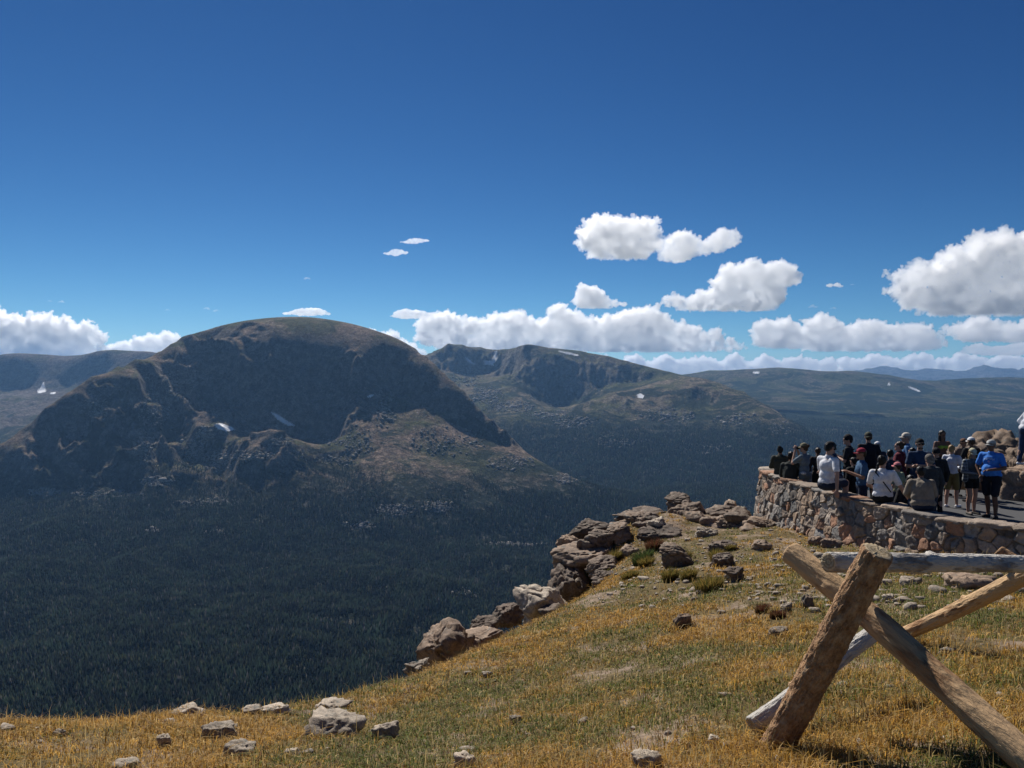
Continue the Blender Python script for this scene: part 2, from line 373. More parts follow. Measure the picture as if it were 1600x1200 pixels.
# ------------------------------------------------------------------ snow
def bvh_grid(X, Y, Z):
    v = np.stack([X, Y, Z], -1).reshape(-1, 3); return BVHTree.FromPolygons(v.tolist(), grid_faces(*X.shape).tolist())
def pix_dir(px, py): return Vector(((px-800)/F, 1, (600-py)/F)).normalized()
def height_on(X, Y, Z): pass
m_snow, nt, b = new_mat('old_snow')
n = tex(nt, .05, 5, .6); nt.links.new(ramp(nt, n.outputs[0], [(.3, (.55, .56, .58)), (.6, (.85, .86, .88))]), b.inputs['Base Color']); b.inputs['Roughness'].default_value = .6
SNOW = [  # sheet, picture outline, label
 ('E', [(58,612),(64,604),(68,595),(70,605),(72,612),(66,614),(60,615)], 'white snow patch spearing up a gully under the dark cliff at the far left'),
 ('E', [(76,612),(83,607),(89,611),(86,616),(79,616)], 'small rounded snow patch just right of the spear-shaped one under the far left cliff'),
 ('B', [(727,557),(733,562),(744,570),(738,570),(729,564)], 'slanting snow streak left of the col on the twin-peaked ridge'),
 ('B', [(756,564),(767,564),(771,559),(773,549),(777,549),(776,562),(771,571),(757,570)], 'hooked snow gully just below the col of the twin-peaked ridge'),
 ('B', [(995,617),(1001,615),(1007,619),(1005,623),(997,622)], 'bright round snow patch on the olive spur of the twin-peaked ridge'),
 ('B', [(870,548),(890,551),(905,555),(903,556.5),(885,553.5)], 'thin line of snow along the top of the right-hand twin peak'),
 ('C', [(1176,581),(1186,581),(1186,584),(1178,584)], 'tiny snow patch high on the long olive ridge near its crest'),
 ('C', [(1387,598),(1390,599),(1391,603),(1388,602)], 'tiny upright snow patch on the knob of the long olive ridge'),
 ('C', [(1418,603),(1430,607),(1440,613),(1434,612),(1422,607)], 'long thin snow streak on the right shoulder of the long olive ridge'),
 ('A', [(422,644),(432,647),(447,657),(462,666),(450,666),(434,657)], 'long greyish snow strip at the foot of the cirque headwall'),
 ('A', [(334,664),(345,662),(362,668),(368,672),(355,675),(340,671)], 'greyish snow bank beside the talus at the left of the cirque floor'),
 ('A', [(573,621),(582,616),(584,619),(577,622)], 'small white snow fleck beside the spur crest of the flat-topped mountain'),
]
TREES = {'A': bvh_grid(XA[60:], YA[60:], ZA[60:]), 'B': bvh_grid(XB, YB, ZB), 'C': bvh_grid(XC, YC, ZC), 'E': bvh_grid(XE, YE, ZE)}
def inside(px, py, poly):
    c = False; n = len(poly)
    for i in range(n):
        (x1, y1), (x2, y2) = poly[i], poly[(i+1) % n]
        if (y1 > py) != (y2 > py) and px < (x2-x1)*(py-y1)/(y2-y1)+x1: c = not c
    return c
for key, poly, lab in SNOW:
    grids = {'A': (XA[60:], YA[60:], ZA[60:]), 'B': (XB, YB, ZB), 'C': (XC, YC, ZC), 'E': (XE, YE, ZE)}[key]
    G = grids
    U, V = 800+F*G[0]/G[1], 600-F*G[2]/G[1]
    x0, x1 = min(p[0] for p in poly), max(p[0] for p in poly); y0, y1 = min(p[1] for p in poly), max(p[1] for p in poly)
    uu = U[0]; j0, j1 = np.searchsorted(uu, [x0-2, x1+2])
    # visible hits only, then a band of grid rows around them
    rows = []
    for px in np.linspace(x0, x1, 7):
        for py in np.linspace(y0, y1, 7):
            if inside(px, py, poly):
                h = TREES[key].ray_cast(Vector((0, 0, 0)), pix_dir(px, py))
                if h[0]: rows.append(h[0].y)
    if not rows: continue
    dm = G[1][:, 0]; i0, i1 = np.searchsorted(dm, [min(rows)*.985, max(rows)*1.015])
    verts, faces, idx = [], [], {}
    sub = 5 if key == 'E' else 3
    for i in range(i0, min(i1+1, len(dm)-1)):
        for j in range(j0, min(j1+1, len(uu)-1)):
            for a in range(sub):
                for c in range(sub):
                    def pt(a, c):
                        s, t = a/sub, c/sub
                        return [(G[k][i, j]*(1-s)*(1-t)+G[k][i+1, j]*s*(1-t)+G[k][i, j+1]*(1-s)*t+G[k][i+1, j+1]*s*t) for k in range(3)]
                    q = pt(a+.5, c+.5); pu, pv = 800+F*q[0]/q[1], 600-F*q[2]/q[1]
                    jx, jy = 1.2*math.sin(pu*3.1+pv*1.7), .6*math.sin(pv*4.3+pu*2.2)
                    if not inside(pu+jx, pv+jy, poly): continue
                    f = []
                    for k in ((a, c), (a, c+1), (a+1, c+1), (a+1, c)):
                        kk = (i*sub+k[0], j*sub+k[1])
                        if kk not in idx:
                            w = pt(*k); idx[kk] = len(verts); verts.append((w[0], w[1], w[2]+2.5))
                        f.append(idx[kk])
                    faces.append(f)
    if faces:
        # keep the largest connected piece
        par = list(range(len(verts)))
        def find(a):
            while par[a] != a: par[a] = par[par[a]]; a = par[a]
            return a
        for q in faces:
            for t in q[1:]: par[find(t)] = find(q[0])
        cnt = {}
        for q in faces: cnt[find(q[0])] = cnt.get(find(q[0]), 0)+1
        best = max(cnt, key=cnt.get); faces = [q for q in faces if find(q[0]) == best]
        used = sorted({t for q in faces for t in q}); new = {t: i for i, t in enumerate(used)}; verts = [verts[t] for t in used]; faces = [[new[t] for t in q] for q in faces]
        o = mesh_obj('snow_patch', verts, faces, m_snow, smooth=True); tag(o, lab, 'snow patch', 'snow patches left on the mountains')

# ------------------------------------------------------------------ forest
m_tree, nt, b = new_mat('conifer')
at = node(nt, 'ShaderNodeAttribute', attribute_name='tint'); nt.links.new(at.outputs['Color'], b.inputs['Base Color']); b.inputs['Specular IOR Level'].default_value = .1
def bump_line(px): return 110*np.exp(-((px-500)/95)**2)
def forest(name, sheet_fn, grid, n, px0, px1, d0, d1, treeline, seed, label, scale=1.):
    rs = np.random.RandomState(seed)
    px = rs.uniform(px0, px1, n); d = rs.uniform(d0, d1, n)
    X = (px-800)/F*d; Y = d
    # height by bilinear lookup in the fan grid
    G = grid; dm = G[1][:, 0]; i = np.clip(np.searchsorted(dm, d)-1, 0, len(dm)-2); s = (d-dm[i])/(dm[i+1]-dm[i])
    U0 = 800+F*G[0][0, 0]/G[1][0, 0]; U1 = 800+F*G[0][0, -1]/G[1][0, -1]; fj = (px-U0)/(U1-U0)*(G[0].shape[1]-1)
    j = np.clip(fj.astype(int), 0, G[0].shape[1]-2); t = fj-j
    Zg = G[2]; z = Zg[i, j]*(1-s)*(1-t)+Zg[i+1, j]*s*(1-t)+Zg[i, j+1]*(1-s)*t+Zg[i+1, j+1]*s*t
    sl = G[3][i, j]
    big = fbm2(X/420, Y/420, 4, 3.3); cl = fbm2(X/90, Y/90, 4, 6.1)
    line = treeline+big*120+cl*30+bump_line(px)
    p = sstep(30, -50, z-line)*sstep(1.5, 1.0, sl)*(.3+.7*sstep(-.55, -.3, cl))
    # bare rocky openings
    for (ox, oy, r, q) in CLEAR: p *= 1-q*np.exp(-((X-ox)**2+((Y-oy)*.8)**2)/r**2)
    keep = rs.rand(n) < p; X, Y, z, cl, big = X[keep], Y[keep], z[keep], cl[keep], big[keep]; k = len(X)
    top = treeline-z[:]  # stunted near the tree line
    H = (9+15*rs.rand(k)**1.6)*(.45+.55*sstep(-20, 120, treeline-z))*scale*(1+.15*cl); W = H*rs.uniform(.13, .2, k)
    ns = 5; ang = np.arange(ns)/ns*2*math.pi
    a0 = rs.uniform(0, 6.28, k)
    lean = rs.normal(0, .025, (k, 2))*H[:, None]
    V = np.zeros((k, 2*ns+2, 3), dtype=np.float32)
    for q in range(ns):
        a = a0+ang[q]
        V[:, q] = np.stack([X+np.cos(a)*W, Y+np.sin(a)*W, z+H*.02], -1)
        V[:, ns+1+q] = np.stack([X+np.cos(a+.6)*W*.66+lean[:, 0]*.4, Y+np.sin(a+.6)*W*.66+lean[:, 1]*.4, z+H*.42], -1)
    V[:, ns] = np.stack([X+lean[:, 0]*.5, Y+lean[:, 1]*.5, z+H*.68], -1); V[:, 2*ns+1] = np.stack([X+lean[:, 0], Y+lean[:, 1], z+H], -1)
    fl = []
    for q in range(ns): fl += [(q, (q+1) % ns, ns), (ns+1+q, ns+1+(q+1) % ns, 2*ns+1)]
    Fc = (np.arange(k)[:, None, None]*(2*ns+2)+np.array(fl)[None]).reshape(-1, 3)
    r = rs.rand(k); base = np.array([.0095, .0185, .0095]); col = base[None]*(.25+1.9*rs.rand(k)**2+1.1*np.clip(cl+.1*big,-.2,1))[:, None]
    yel = (r > .93)[:, None]; col = np.where(yel, np.array([.045, .05, .02])*(.7+.6*rs.rand(k))[:, None], col)
    dead = (r < .035)[:, None]; col = np.where(dead, np.array([.08, .075, .07]), col)
    colv = np.repeat(col, 2*ns+2, axis=0)
    o = mesh_obj(name, V.reshape(-1, 3), Fc, m_tree, colors=colv); tag(o, label, 'forest', kind='stuff'); return o
def W2(px, py, d): p = P(px, py, d); return p[0], p[1]
CLEAR = [(*W2(590, 812, 2870), 60, .8), (*W2(650, 815, 2870), 50, .7), (*W2(150, 800, 2950), 60, .8), (*W2(90, 790, 3020), 50, .8), (*W2(420, 760, 3050), 50, .7), (*W2(760, 800, 3000), 40, .6), (*W2(180, 850, 2500), 30, .7), (*W2(480, 905, 2250), 26, .7), (*W2(820, 850, 2800), 60, .8), (*W2(760, 853, 2790), 60, .85), (*W2(625, 800, 2950), 75, .93), (*W2(685, 795, 2960), 70, .93), (*W2(330, 785, 3000), 50, .8), (*W2(725, 925, 2080), 30, .9), (*W2(735, 935, 2050), 26, .8),
         (*W2(240, 828, 2720), 40, .8), (*W2(700, 850, 2790), 45, .8), (*W2(240, 950, 1980), 35, .7), (*W2(350, 925, 2080), 35, .7), (*W2(100, 985, 1780), 30, .6), (*W2(60, 970, 1860), 30, .6),
         (*W2(560, 825, 2800), 35, .8), (*W2(30, 1000, 1700), 25, .6), (*W2(540, 1000, 1700), 22, .6), (*W2(280, 985, 1780), 22, .6), (*W2(600, 885, 2380), 30, .7), (*W2(1000, 800, 3200), 30, .6)]
SA2 = slope_of(XA, YA, ZA)
N = 1.0
forest('pine_forest', shA, (XA, YA, ZA, SA2), int(400000*N), -80, 1720, 1050, 3900, -415, 11, 'dense dark conifer forest covering the valley floor and lower mountain slopes')
forest('pine_forest', shB, (XB, YB, ZB, slope_of(XB, YB, ZB)), int(130000*N), 640, 1420, 3500, 6000, -270, 12, 'thin dark conifer forest on the slopes below the twin-peaked ridge', 1.1)
forest('pine_forest', shC, (XC, YC, ZC, slope_of(XC, YC, ZC)), int(150000*N), 1100, 1990, 4750, 8500, -330, 13, 'far belt of dark conifers at the foot of the long olive ridge', 1.4)
# pale rubble: talus and rocky openings in the forest
m_scree, nt, b = new_mat('pale_talus'); n = tex(nt, .2, 4, .7, node(nt, 'ShaderNodeNewGeometry').outputs['Position'])
nt.links.new(ramp(nt, n.outputs[0], [(.3, (.14, .12, .1)), (.6, (.34, .31, .27))]), b.inputs['Base Color'])
def talus(grid, spots, seed, label, key):
    rs = np.random.RandomState(seed); iv, if_ = _ICO1; V, Fc, n = [], [], 0; G = grid; dm = G[1][:, 0]
    U0 = 800+F*G[0][0, 0]/G[1][0, 0]; U1 = 800+F*G[0][0, -1]/G[1][0, -1]
    for (px, py, rx, ry, cnt, sz) in spots:
        for _ in range(cnt):
            a, r = rs.uniform(0, 6.28), rs.rand()**.7; u, v = px+rx*r*math.cos(a), py+ry*r*math.sin(a)
            h = TREES[key].ray_cast(Vector((0, 0, 0)), pix_dir(u, v))[0]
            if h is None: continue
            s = sz*rs.gamma(3, .33); w = iv*rs.uniform(.6, 1.2, iv.shape)*np.array([s*1.3, s*1.3, s*.8])
            V.append(w+np.array(h)+np.array([0, 0, s*.3])); Fc.append(if_+n); n += len(iv)
    o = mesh_obj('talus', np.vstack(V), np.vstack(Fc), m_scree); tag(o, label, 'talus', kind='stuff')
def _ico1():
    bm = bmesh.new(); bmesh.ops.create_icosphere(bm, subdivisions=1, radius=1)
    v = np.array([x.co[:] for x in bm.verts]); f = np.array([[q.index for q in x.verts] for x in bm.faces]); bm.free(); return v, f
_ICO1 = _ico1()
talus((XA, YA, ZA), [(620,797,34,10,420,2.3),(685,792,26,9,380,2.3),(560,822,30,8,120,3.),(725,930,22,14,160,2.2),(335,832,18,4,110,2.8),(245,828,20,4,90,2.8),(330,785,60,6,200,3.),(245,752,28,8,260,3.2),(70,770,26,7,200,3.4),(170,772,60,5,200,3.),
    (340,720,26,16,260,3.2),(320,680,14,14,160,3.4),(300,700,20,18,180,3.2),(390,712,40,8,240,3.),(520,690,26,6,160,3.),(440,690,20,6,110,3.),(240,640,30,26,260,3.),(280,600,24,22,200,3.4),(150,640,24,20,140,3.),(225,700,20,26,220,3.),
    (320,950,30,5,70,2.),(240,970,16,4,40,2.),(70,1000,40,8,110,1.8),(30,1010,20,4,50,1.8),(600,640,20,30,200,3.2),(560,690,22,26,160,3.),(700,690,60,24,260,3.),(800,725,40,14,220,3.),(880,748,24,8,120,3.),(530,720,40,10,90,3.),(600,880,24,4,60,2.4),(780,851,80,3,420,3.)], 5, 'pale talus and rock openings on the flat-topped mountain and valley floor', 'A')
talus((XB, YB, ZB), [(760,618,26,14,420,5.),(800,636,36,9,360,5.),(860,648,40,7,240,5.),(900,660,36,10,200,5.),(790,700,26,6,120,4.5),(960,690,34,10,200,4.),(1040,650,50,12,200,5.),(1220,668,20,14,120,4.),(1110,700,40,10,120,4.),(1150,655,40,10,160,4.5),(730,590,24,16,200,5.)], 6, 'pale rubble benches below the twin-peaked ridge', 'B')
# ------------------------------------------------------------------ clouds
def ico(sub):
    bm = bmesh.new(); bmesh.ops.create_icosphere(bm, subdivisions=sub, radius=1)
    v = np.array([x.co[:] for x in bm.verts]); f = np.array([[q.index for q in x.verts] for x in bm.faces]); bm.free(); return v, f
_ICO = {s: ico(s) for s in (1, 2, 3, 4, 5)}
def cloud_mat(name, dens):
    m, nt, b = new_mat(name); out = nt.nodes['Material Output']; nt.nodes.remove(b)
    v = node(nt, 'ShaderNodeVolumePrincipled'); v.inputs['Color'].default_value = (1, 1, 1, 1); v.inputs['Density'].default_value = dens; v.inputs['Anisotropy'].default_value = .72
    nt.links.new(v.outputs[0], out.inputs['Volume']); return m
def remeshed(v, f, voxel):
    o = mesh_obj('tmp', v, f); md = o.modifiers.new('r', 'REMESH'); md.mode = 'VOXEL'; md.voxel_size = voxel
    dg = bpy.context.evaluated_depsgraph_get(); ev = o.evaluated_get(dg); me = ev.to_mesh()
    n = len(me.vertices); vv = np.empty(n*3, dtype=np.float32); me.vertices.foreach_get('co', vv)
    nn = np.empty(n*3, dtype=np.float32); me.vertices.foreach_get('normal', nn) 
    fv = np.empty(len(me.loops), dtype=np.int32); me.loops.foreach_get('vertex_index', fv)
    tot = np.empty(len(me.polygons), dtype=np.int32); me.polygons.foreach_get('loop_total', tot)
    ev.to_mesh_clear(); mo = o.data; bpy.data.objects.remove(o); bpy.data.meshes.remove(mo)
    assert (tot == 4).all(), 'remesh gave non-quads'
    return vv.reshape(-1, 3).astype(float), nn.reshape(-1, 3).astype(float), fv.reshape(-1, 4)
def cloud(blobs, base_py, d, label, seed=0, voxel_px=1.3, fluff=1., dens=None, group='clouds over the mountains'):
    """blobs: (px, py, radius px) puffs; flat underside at base_py"""
    rs = np.random.RandomState(seed); u = d/F
    V, Fs, n = [], [], 0; iv, if_ = _ICO[2]
    if max(b[2] for b in blobs) < 8: blobs = [(px+rs.uniform(-1, 1)*r*.9, py+rs.uniform(-.5, .2)*r*.6, r*rs.uniform(.35, .7)) for px, py, r in blobs for _ in range(5)]
    for (px, py, r) in blobs:
        for k in range(3):
            jr = r*(1 if k == 0 else rs.uniform(.5, .8)); jx = 0 if k == 0 else rs.uniform(-.7, .7)*r; jz = 0 if k == 0 else rs.uniform(-.3, .6)*r; jy = 0 if k == 0 else rs.uniform(-1., 1.)*r
            c = np.array([(px-800+jx)*u, d+jy*u, (600-py+jz)*u])
            if k == 0:
                for q in range(int(14*fluff)):
                    th, ph = rs.uniform(0, 6.28), rs.uniform(-.25, 1.35); rr = r*rs.uniform(.22, .42)
                    cc = c+np.array([math.cos(th)*math.cos(ph)*1.1, math.sin(th)*math.cos(ph), math.sin(ph)*.9])*r*u*.95
                    V.append(iv*np.array([1.1, 1., .9])*rr*u+cc); Fs.append(if_+n); n += len(iv)
            p = iv*np.array([1.15, 1.1, .92])*jr*u+c; V.append(p); Fs.append(if_+n); n += len(iv)
    v = np.vstack(V); f = np.vstack(Fs); v0 = v.mean(0); v = v-v0
    vv, nn, ff = remeshed(v, f, voxel_px*u)
    zb = (600-base_py)*u-v0[2]
    q = vv/u
    r = np.mean([b[2] for b in blobs])
    big = min(r*1.5, 22)
    def billow(p, oct):
        o = 0; a = 1.
        for k in range(oct): o = o+a*(np.abs(noise3(p[:, 0], p[:, 1], p[:, 2]))-.28); p = p*2.1+4.7; a *= .62
        return o
    disp = (billow(q/big+seed*7.1, 3)*big*.75*fluff)*u
    vv = vv+nn*disp[:, None]
    low = vv[:, 2] < zb; vv[low, 2] = zb+(vv[low, 2]-zb)*.12
    vv, nn, ff = remeshed(vv, ff, voxel_px*u*.9)
    vv = vv+nn*(billow(vv/u/(big*.3)+seed*2.1, 3)*big*.34*u+fbm3(vv/u/(big*.12)+seed, 2)*big*.03*u)[:, None]
    o = mesh_obj('cloud', vv, ff, dens or M_cloud, smooth=True, loc=tuple(v0)); tag(o, label, 'cloud', group); return o
M_cloud = cloud_mat('cloud_vapour', .02)
M_cloud_far = cloud_mat('cloud_vapour_far', .0095)
M_big = cloud_mat('cloud_vapour_big', .012)
M_wisp = cloud_mat('cloud_wisp', .004)
c = cloud
def traced(top, bottom, d, label, seed, fluff=1.1, far=False, rmax=20, kr=.3):
    """fill the space between a cloud's own top and bottom outline with puffs"""
    rs = np.random.RandomState(100+seed); tp, bt = np.array(top, float), np.array(bottom, float); px = top[0][0]; bl = []
    while px < top[-1][0]:
        t, b = np.interp(px, tp[:, 0], tp[:, 1]), np.interp(px, bt[:, 0], bt[:, 1]); h = max(b-t, 3)
        r = min(max(h*kr, 3.2), rmax)*rs.uniform(.75, 1.1); y = t+r*.95
        while True:
            bl.append((px+rs.normal(0, r*.12), min(y, b-r*.55), r*rs.uniform(.8, 1.1)))
            if y > b-r: break
            y += r*1.05
        px += r*.85
    base = bt[:, 1].max()
    cloud(bl, base, d, label, seed, 1.25, fluff, dens=M_cloud_far if far is True else (far or M_cloud))
traced([(905,370),(912,356),(920,348),(935,341),(951,335),(965,339),(977,341),(990,337),(1000,338),(1012,348),(1024,360),(1037,369)],[(905,378),(916,394),(944,404),(1005,402),(1019,390),(1037,376)], 9000, 'rounded white cloud, the highest one, with a grey middle', 1)
traced([(1029,398),(1037,386),(1045,376),(1063,357),(1073,362),(1084,369),(1094,376),(1104,371),(1113,365),(1131,357),(1145,359),(1159,366)],[(1029,406),(1061,409),(1088,402),(1113,395),(1141,386),(1159,374)], 9200, 'notched white cloud just right of and below the highest cloud', 2)
traced([(1035,466),(1046,459),(1056,456),(1066,463),(1080,460),(1094,455),(1108,452),(1120,450),(1123,424),(1136,411),(1147,417),(1160,414),(1174,402),(1184,412),(1194,421),(1203,410),(1213,403),(1226,408),(1235,414),(1240,434)],[(1035,474),(1060,482),(1075,485),(1178,486),(1215,478),(1222,448),(1240,442)], 14500, 'ragged white cloud stacked in two tiers below the notched cloud', 3, rmax=13)
traced([(893,470),(902,462),(911,443),(920,446),(928,444),(937,452),(944,460),(953,466),(960,470),(977,473)],[(893,475),(915,480),(930,482),(953,481),(977,476)], 14500, 'small crooked white cloud above the long bank over the twin peaks', 4, rmax=10)
traced([(1388,426),(1400,424),(1413,430),(1422,416),(1431,411),(1445,414),(1459,412),(1470,402),(1478,395),(1492,388),(1506,381),(1522,374),(1539,369),(1558,366),(1577,364),(1600,363),(1680,350),(1760,380)],[(1388,432),(1404,470),(1440,486),(1500,491),(1760,492)], 16000, 'biggest cloud, heavy with a grey heart, cut by the right edge', 5, far=M_big, rmax=26)
traced([(611,493),(620,485),(632,480),(645,485),(657,483),(668,487),(682,487)],[(611,496),(630,499),(668,499),(682,489)], 22000, 'small flat-bottomed white cloud left of the long bank over the twin peaks', 6, rmax=8)
traced([(652,510),(660,497),(675,490),(697,486),(712,488),(731,497),(750,499),(769,497),(776,488),(792,490),(810,486),(824,494),(840,501),(855,497),(859,482),(868,475),(877,473),(888,480),(900,486),(915,494),(930,498),(943,496),(956,492),(975,486),(994,482),(1005,480),(1016,479),(1031,490),(1050,502),(1066,505),(1084,507),(1092,516),(1099,520),(1110,514),(1121,512),(1132,529),(1144,527),(1156,534),(1168,540)],[(652,532),(700,546),(780,550),(1100,550),(1168,546)], 31000, 'longest billowing white cloud bank, stretching behind the twin peaks', 7, far=True, rmax=15, kr=.22)
traced([(1178,508),(1186,501),(1197,498),(1210,502),(1222,497),(1235,498),(1247,508),(1258,524)],[(1178,520),(1190,540),(1240,545),(1258,540)], 30000, 'compact white cloud low over the left end of the long olive ridge', 9, far=True, rmax=13, kr=.26)
traced([(1256,535),(1262,512),(1267,498),(1277,492),(1286,491),(1298,495),(1310,500),(1319,510),(1335,504),(1356,498),(1368,502),(1380,507),(1405,504),(1431,505),(1445,510),(1460,515),(1478,528)],[(1256,545),(1300,549),(1440,548),(1478,540)], 30000, 'long white cloud bank over the middle of the long olive ridge', 10, far=True, rmax=14, kr=.24)
traced([(1474,512),(1490,505),(1506,503),(1520,498),(1535,494),(1550,499),(1567,504),(1585,503),(1600,502),(1700,498)],[(1474,522),(1500,532),(1700,535)], 28000, 'flat white cloud under the biggest cloud, reaching the right edge', 11, far=True, rmax=12)
traced([(1502,548),(1512,539),(1525,536),(1540,538),(1555,541),(1575,537),(1592,533),(1700,535)],[(1502,552),(1540,556),(1700,556)], 40000, 'low small cloud just above the blue horizon peaks', 12, far=True, rmax=8)
traced([(-60,488),(0,488),(22,490),(44,493),(66,491),(87,495),(98,499),(109,504),(130,506),(150,513),(160,530)],[(-60,566),(100,567),(140,558),(160,545)], 34000, 'wide sunlit cloud bank at the left edge above the dark range', 13, far=True, rmax=16, kr=.22)
traced([(152,540),(170,537),(197,534),(212,529),(227,526),(245,522),(262,518),(272,521),(284,530)],[(152,556),(200,562),(284,560)], 34000, 'white cloud tucked behind the left end of the flat-topped summit', 14, far=True, rmax=10)
traced([(520,506),(545,510),(569,515),(578,514),(586,515),(599,521),(606,518),(614,517),(623,528),(632,531),(645,538),(669,552)],[(520,540),(600,560),(669,562)], 34000, 'white cloud peeping over the right shoulder of the flat-topped summit', 15, far=True, rmax=10, kr=.25)
SM = 'tiny scattered clouds'
traced([(600,396),(608,391),(617,388),(627,389),(636,393)],[(600,398),(617,401),(636,397)], 12000, 'lower of two little clouds above the right shoulder of the flat-topped summit', 16, rmax=5)
traced([(629,378),(637,373),(647,371),(658,372),(670,375)],[(629,380),(647,382),(670,378)], 12000, 'upper of two little clouds above the right shoulder of the flat-topped summit', 17, rmax=5)
traced([(447,489),(458,484),(470,481),(485,480),(500,481),(510,485),(517,490)],[(447,492),(480,494.5),(517,493)], 24000, 'little flat cloud just above the flat-topped summit', 18, rmax=5)
c([(1296,446,5),(1306,446,5.5),(1316,448,3)], 452, 17000, 'tiny cloud alone left of the biggest cloud', 19, 1., group=SM)
for k, (px, py, r, lab) in enumerate([(480,436,4,'faint wisp of cloud alone in the blue high above the flat-topped summit'),(78,471,3,'faint wisp left of the pair above the left cloud bank'),(96,472,4,'faint wisp right of the pair above the left cloud bank'),(262,485,3,'dot of cloud between the left bank and the flat-topped summit'),
    (140,504,4,'thin wisp just over the right end of the left cloud bank'),(322,483,4,'left one of two small wisps left of the flat-topped summit'),(339,486,4,'right one of two small wisps left of the flat-topped summit'),(1270,480,5,'faint wisp above the long bank over the olive ridge'),(1303,482,4,'smallest wisp above the long bank over the olive ridge'),(1332,445,3,'faint wisp trailing right of the lone tiny cloud')]):
    c([(px-r, py, r*.5), (px, py-r*.2, r*.7), (px+r, py+.3, r*.5)], py+r*.6, 20000, lab, 30+k, .7, dens=M_wisp, group='faint wisps of cloud')
# low far deck along the horizon
rs = np.random.RandomState(5)
traced([(900+14*k, 560+6*math.sin(k*1.7)+3*math.sin(k*4.1)) for k in range(30)],[(900,592),(1320,592)], 62000, 'left stretch of the pale low cloud deck along the horizon', 50, far=True, rmax=7)
traced([(1318+14*k, 557+5*math.sin(k*1.3)+3*math.sin(k*3.3)) for k in range(36)],[(1318,592),(1822,592)], 62000, 'right stretch of the pale low cloud deck along the horizon', 51, far=True, rmax=7)

# ------------------------------------------------------------------ haze
m_haze, nt, b = new_mat('haze'); nt.nodes.remove(b)
v = node(nt, 'ShaderNodeVolumePrincipled'); v.inputs['Color'].default_value = (.28, .56, 1, 1); v.inputs['Density'].default_value = 2.6e-5; v.inputs['Anisotropy'].default_value = .3
nt.links.new(v.outputs[0], nt.nodes['Material Output'].inputs['Volume'])
bm = bmesh.new(); bmesh.ops.create_cube(bm, size=1)
me = bpy.data.meshes.new('haze'); bm.to_mesh(me); bm.free(); hz = bpy.data.objects.new('haze', me); C.objects.link(hz)
hz.scale = (124000, 34000, 1861); hz.location = (0, 12500, (-961+900)/2); me.materials.append(m_haze)
tag(hz, 'thin blue haze filling the valley air', 'haze', kind='stuff')
# ------------------------------------------------------------------ the knoll the viewer stands on
PLAT_Z, WALL_Z = -3.05, -2.25
WALL_PX = [(1193,736),(1218,745.5),(1272,762),(1315,774),(1358,784),(1395,791),(1428,800),(1474,808.5),(1517,815),(1560,820.5),(1610,826)]
WP = [((px-800)/F*(-WALL_Z*F/(py-600)), -WALL_Z*F/(py-600)) for px, py in WALL_PX]     # outer top edge, far end first
g_lines = [
    [(-300,1210,3.2),(0,1290,3.2),(400,1330,3.0),(800,1300,2.9),(1200,1245,2.8),(1600,1215,2.75),(2000,1200,2.75)],
    [(0,1200,4.4),(400,1200,4.2),(900,1200,3.85),(1100,1200,3.5),(1300,1190,3.1),(1600,1185,2.95)],
    [(-500,1120,5.0),(-200,1130,5.3),(0,1138,5.6),(150,1126,6.1),(300,1116,6.6),(450,1101,7.5),(540,1082,8.2),(620,1057,9.2),(700,1032,10.5),(790,1000,12.2),(860,962,14.2),(890,945,15.4)],
    [(525,1140,6.2),(700,1110,6.6),(800,1080,7.2)], [(620,1150,5.4),(900,1120,5.2),(1100,1120,4.5)], [(900,1000,8.6),(1000,950,10.8)],
    [(1100,900,11.2),(1100,1000,7.2)], [(1200,870,12.6),(1250,900,10.2),(1250,1000,6.2)], [(1400,870,12.0),(1400,900,9.6),(1400,1000,5.7),(1400,1100,3.9)],
    [(1560,868,11.1),(1700,880,10.6),(1600,905,9.),(1600,1000,5.4),(1600,1100,3.7)],
    [(1176,815,19.),(1195,820,17.6),(1240,838,16.2),(1290,852,14.9),(1340,858,13.8),(1400,864,13.0),(1460,869,12.1),(1520,870,11.5)],
    [(920,900,16.4),(960,880,16.8),(1010,860,17.4),(1080,840,18.0),(1140,828,18.6)], [(900,905,17.4),(900,850,18.6),(960,815,19.6),(1040,795,20.4),(1100,800,20.2),(1165,815,20.2)],
    [(1010,900,13.4),(1080,890,13.6)]]
gx = []
for px, d, z in [(-600,5.6,-3.),(-300,6.2,-3.2),(0,6.7,-3.35),(150,7.3,-3.7),(300,7.9,-4.05),(450,8.9,-4.6),(540,9.8,-5.2),(620,11,-5.9),(700,12.6,-6.9),(790,14.6,-7.6),(860,16.8,-7.8)]:
    for k in (0, 6, 14, 26): gx.append(((px-800)/F*d-.25*k, d+k*.85, z-k*1.02))
for x, y, z in [(1.,21.6,-5.6),(3.5,22.4,-5.),(6.,22.2,-4.6),(9,24,-4.9),(14,25.5,-5),(22,26,-5),(30,26,-5)]:
    for k in (0, 8, 20): gx.append((x, y+k, z-k*1.0))
for x, y, z in [(-6,0,-2.1),(-3,0,-1.8),(0,0,-1.62),(3,0,-1.45),(6,0,-1.3),(12,0,-1.5),(20,2,-2.),(30,4,-3),(-12,2,-4),(-20,0,-12),(0,-6,-1.4),(-8,-6,-1.9),(10,-6,-1.),(28,-6,-1.5),(12,6,-2.1),(20,8,-3),(30,12,-3.2),
                (9,9.5,-2.85),(12,9.,-2.9),(14,12,-3.3),(10,13,-3.4),(10,17,-3.4),(20,18,-3.3),(30,20,-3.3)]: gx.append((x, y, z))
shG = Sheet(g_lines, .9, gx, smooth=.012)
xs = np.arange(-22, 30, .075); ys = np.arange(-6, 33, .075)
XG, YG = np.meshgrid(xs, ys); ZG = shG(XG, YG)
